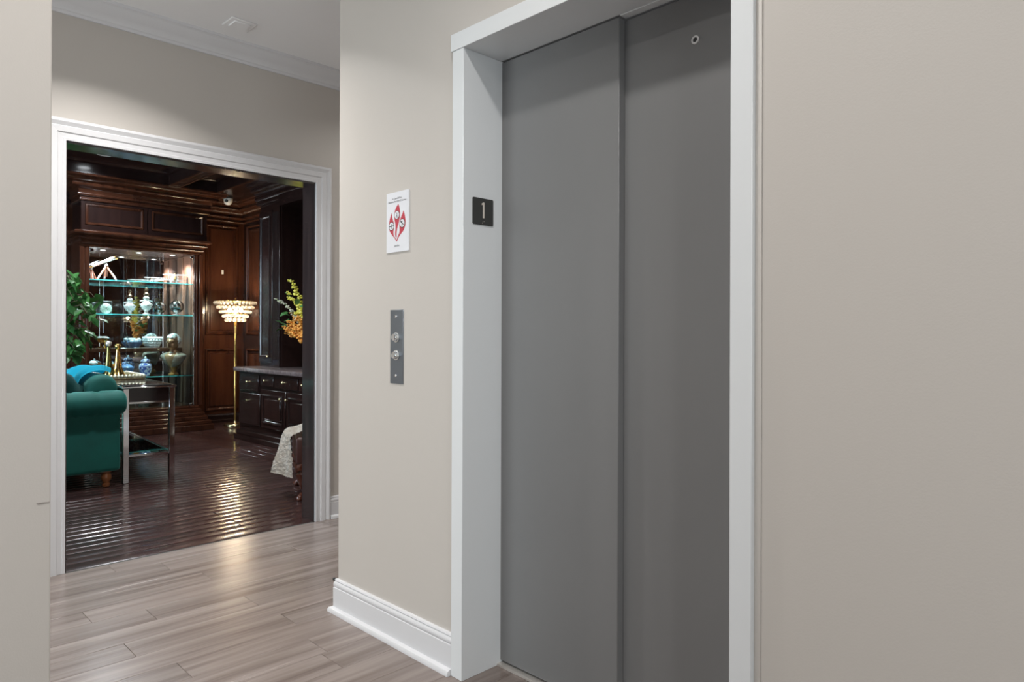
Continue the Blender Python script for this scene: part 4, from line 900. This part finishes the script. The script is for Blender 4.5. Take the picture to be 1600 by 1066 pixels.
# ================================================================== CONSOLE TABLE
TR = Matrix.Translation((-6.05, 2.075, 0)) @ Matrix.Rotation(math.radians(-4), 4, 'Z') @ Matrix.Translation((6.05, -2.075, 0))
ctb = thing('console_table', (-6.9, 1.9, 0), 'chrome and dark glass console table behind the sofa', 'table')
TX0, TX1, TY0, TY1 = -7.72, -6.05, 1.695, 2.075
for (xx, yy) in ((TX1, TY1), (TX1, TY0), (TX0, TY1), (TX0, TY0)):
    sx_ = -.042 if xx == TX1 else .042; sy_ = -.042 if yy == TY1 else .042
    MB().box(xx, xx + sx_, yy, yy + sy_, 0.001, .752, bev=.003).xf(TR).build('leg', CHROME, ctb)
MB().box(TX0 - .012, TX1 + .012, TY0 - .012, TY1 + .012, .752, .770, bev=.004).xf(TR).build('top_frame', CHROME, ctb)
MB().box(TX0 + .02, TX1 - .02, TY0 + .02, TY1 - .02, .7702, .776, bev=.002).xf(TR).build('top_glass', mat('smoked_glass', (.05, .045, .045), .05, coat=.6, coat_rough=.03), ctb)
DKG = mat('dark_apron', (.014, .008, .008), .12, coat=.5)
MB().box(TX1 - .020, TX1 - .008, TY0 + .042, TY1 - .042, .645, .752).xf(TR).build('apron', DKG, ctb, smooth=0)
MB().box(TX0 + .042, TX1 - .042, TY1 - .020, TY1 - .008, .645, .752).xf(TR).build('apron', DKG, ctb, smooth=0)
MB().box(TX0 + .042, TX1 - .042, TY0 + .008, TY0 + .020, .645, .752).xf(TR).build('apron', DKG, ctb, smooth=0)
MB().box(TX1 - .026, TX1 - .004, TY0 + .042, TY1 - .042, .628, .646, bev=.002).box(TX0 + .042, TX1 - .042, TY1 - .026, TY1 - .004, .628, .646, bev=.002).xf(TR).build('apron_rail', CHROME, ctb)
MB().box(TX1 - .034, TX1 - .012, TY0 + .042, TY1 - .042, .205, .225, bev=.002).box(TX0 + .04, TX1 - .04, TY1 - .034, TY1 - .012, .205, .225, bev=.002).box(TX0 + .04, TX1 - .04, TY0 + .012, TY0 + .034, .205, .225, bev=.002).xf(TR).build('shelf_rail', CHROME, ctb)
MB().box(TX0 + .04, TX1 - .034, TY0 + .034, TY1 - .034, .214, .222).xf(TR).build('lower_shelf', SHELFG, ctb, smooth=0)
# tray and vases on it
TRC = TR @ Vector((-7.22, 1.885, .7765))
tr = thing('beaded_tray', TRC, 'gold tray with a pebbled beaded rim on the console table', 'tray')
def tb(x_, y_, z_): return TR @ Vector((-7.22 + x_, 1.885 + y_, .7765 + z_))
MB().box(-.34, .34, -.16, .16, 0, .012, bev=.004).xf(TR @ Matrix.Translation((-7.22, 1.885, .7765))).build('tray_base', GOLD, tr)
m = MB()
for k in range(66):
    s = k / 66 * 2 * (.66 + .30)
    if s < .66: q = (-.33 + s, -.15)
    elif s < .96: q = (.33, -.15 + s - .66)
    elif s < 1.62: q = (.33 - (s - .96), .15)
    else: q = (-.33, .15 - (s - 1.62))
    m.sphere(tb(q[0], q[1], .026), .0185, 8, 6)
m.build('beaded_rim', mat('pearl_gold', (.62, .60, .46), .3, metal=.7), tr)
def swan(cx, cy, h, m_, name, label):
    p = tb(cx, cy, .0125); t = thing(name, p, label, 'vase', 'tall metal vases on the tray')
    MB().lathe([(.062, 0), (.066, .006), (.052, .03), (.036, .08), (.026, .15), (.019, .22), (.016, h - .06), (.018, h - .045)], p, 20).build('body', m_, t)
    MB().lathe([(.018, h - .045), (.026, h - .030), (.028, h - .015), (.020, h), (.001, h + .004)], p, 16).build('stopper', m_ if m_ is BRASS else SATIN, t)
swan(-.20, -.035, .325, BRONZE, 'tall_vase', 'olive bronze slender vase on the tray, left of the gold one')
swan(-.055, .015, .30, BRASS, 'tall_vase', 'polished gold slender vase on the tray')

# ================================================================== OTTOMAN WITH FUR THROW
ot = thing('leather_ottoman', (-4.9, 2.7, 0), 'oxblood leather ottoman on carved cabriole legs by the opening', 'ottoman')
OX0, OX1, OY0, OY1 = -5.20, -4.60, 2.395, 2.995
OR = Matrix.Translation((-4.60, 2.395, 0)) @ Matrix.Rotation(math.radians(-25), 4, 'Z') @ Matrix.Translation((4.60, -2.395, 0))
MB().box(OX0, OX1, OY0, OY1, .262, .455, bev=.02, seg=3).xf(OR).build('seat', LEATHER, ot)
MB().box(OX0 + .01, OX1 - .01, OY0 + .01, OY1 - .01, .215, .264, bev=.006).xf(OR).build('apron', CHERRY, ot)
for sx_, sy_ in ((1, -1), (1, 1), (-1, -1), (-1, 1)):
    cx = OX1 - .045 if sx_ > 0 else OX0 + .045; cy = OY0 + .045 if sy_ < 0 else OY1 - .045
    dd = Vector((sx_, sy_, 0)).normalized(); pts = []; rad = []
    for z_, o_, r_ in ((.262, 0, .040), (.235, .004, .046), (.19, .010, .040), (.14, .004, .028), (.09, -.010, .019), (.05, -.010, .016), (.028, .006, .022), (.014, .022, .026), (.001, .026, .018)):
        pts.append(Vector((cx, cy, z_)) + dd * o_); rad.append(r_)
    MB().tube(pts, rad, 12).xf(OR).build('leg', CHERRY, ot, smooth=70)
def fur(u, v):
    # u along the ottoman side, v from the seat top over the edge and down
    x_ = -4.612 - .36 * u
    s = v * .66
    if s < .26: y_ = 2.66 - s; z_ = .480 + .03 * math.sin(PI * s / .26)
    elif s < .33: a_ = (s - .26) / .07 * PI / 2; y_ = 2.40 - .035 * math.sin(a_); z_ = .445 + .035 * math.cos(a_)
    else: y_ = 2.365; z_ = .445 - (s - .33) * .84
    h = max(0, (v - .36) / .64)
    b_ = math.sin(min(u / .40, 1) * PI / 2) * (.75 + .25 * math.cos(u * 17))
    y_ -= (h ** .75) * .125 * b_ + .010 * math.sin(9 * u + 5 * v)
    z_ += .030 * b_ * h + .012 * math.sin(10 * u) * (1 - h)
    rr = random.uniform(-1, 1)
    return Vector((x_ + .004 * rr, y_ + .005 * random.uniform(-1, 1), z_ + .005 * random.uniform(-1, 1)))
OR2 = Matrix.Translation((-4.60, 2.395, 0)) @ Matrix.Rotation(math.radians(-24), 4, 'Z') @ Matrix.Translation((4.60, -2.395, 0))
fu = MB().grid(fur, 60, 90, .024).xf(OR2).build('fur_throw', FUR, smooth=80)
tag(fu, 'cream faux fur throw hanging over the leather ottoman', 'blanket')

# ================================================================== FICUS
PX, PY = -8.25, 1.56
fc = thing('potted_ficus', (PX, PY, 0), 'leafy green ficus tree standing behind the sofa end', 'plant')
MB().lathe([(.13, .001), (.14, .01), (.17, .28), (.185, .30), (.185, .33), (.165, .33), (.16, .29), (.001, .285)], (PX, PY, 0), 26).build('pot', BLACK, fc)
MB().lathe([(.158, .287), (.10, .297), (.001, .30)], (PX, PY, 0), 20, cap=False).build('soil', SOIL, fc)
MB().tube([(PX, PY, .28), (PX + .015, PY + .02, .7), (PX - .01, PY + .01, 1.1), (PX + .01, PY + .03, 1.6)], [.022, .018, .016, .010], 10).build('trunk', BARK, fc)
lf1 = MB().faces([(0, 0, 0), (.018, -.018, .004), (.05, -.026, .006), (.085, 0, -.012), (.05, .026, .006), (.018, .018, .004), (.045, 0, -.003)], [(0, 1, 6), (1, 2, 6), (2, 3, 6), (3, 4, 6), (4, 5, 6), (5, 0, 6)]).build('leaf', LEAF, fc, org=(0, 0, 0)); fl1 = True
cnt = 0; RND = random.Random(11); zs_ = [.96 + .74 * k / 32 for k in range(33)]; RND.shuffle(zs_)
for k in range(33):
    z_ = zs_[k]; a_ = RND.uniform(.1, 2.0) if k < 25 else RND.uniform(2.0, 6.2); rr = (.52 - .22 * abs(z_ - 1.35) / .45) * RND.uniform(.75, 1.0)
    p0 = Vector((PX, PY + .02, z_ - .08)); p1 = Vector((PX + rr * math.cos(a_) * .9, PY + rr * math.sin(a_) * .98, z_ + .12)); p2 = p1 + Vector((.08 * math.cos(a_), .08 * math.sin(a_), -.10))
    br = MB().tube([p0, (p0 + p1) / 2 + Vector((0, 0, .04)), p1, p2], [.007, .005, .004, .002], 6).build('branch', BARK, fc)
    for j in range(9):
        s = .35 + .65 * j / 8
        q = p0.lerp(p1, s / .8) if s < .8 else p1.lerp(p2, (s - .8) / .2)
        q = q + Vector((random.uniform(-.05, .05), random.uniform(-.05, .05), random.uniform(-.05, .04)))
        rot = (random.uniform(-.6, .6), random.uniform(.1, 1.1), random.uniform(0, 6.28)); sc = random.uniform(1.2, 1.8)
        if fl1: lf1.location = q - ORG[fc.name]; lf1.rotation_euler = rot; fl1 = False
        else: inst(lf1, fc, q, rot, (sc, sc, sc))
        cnt += 1
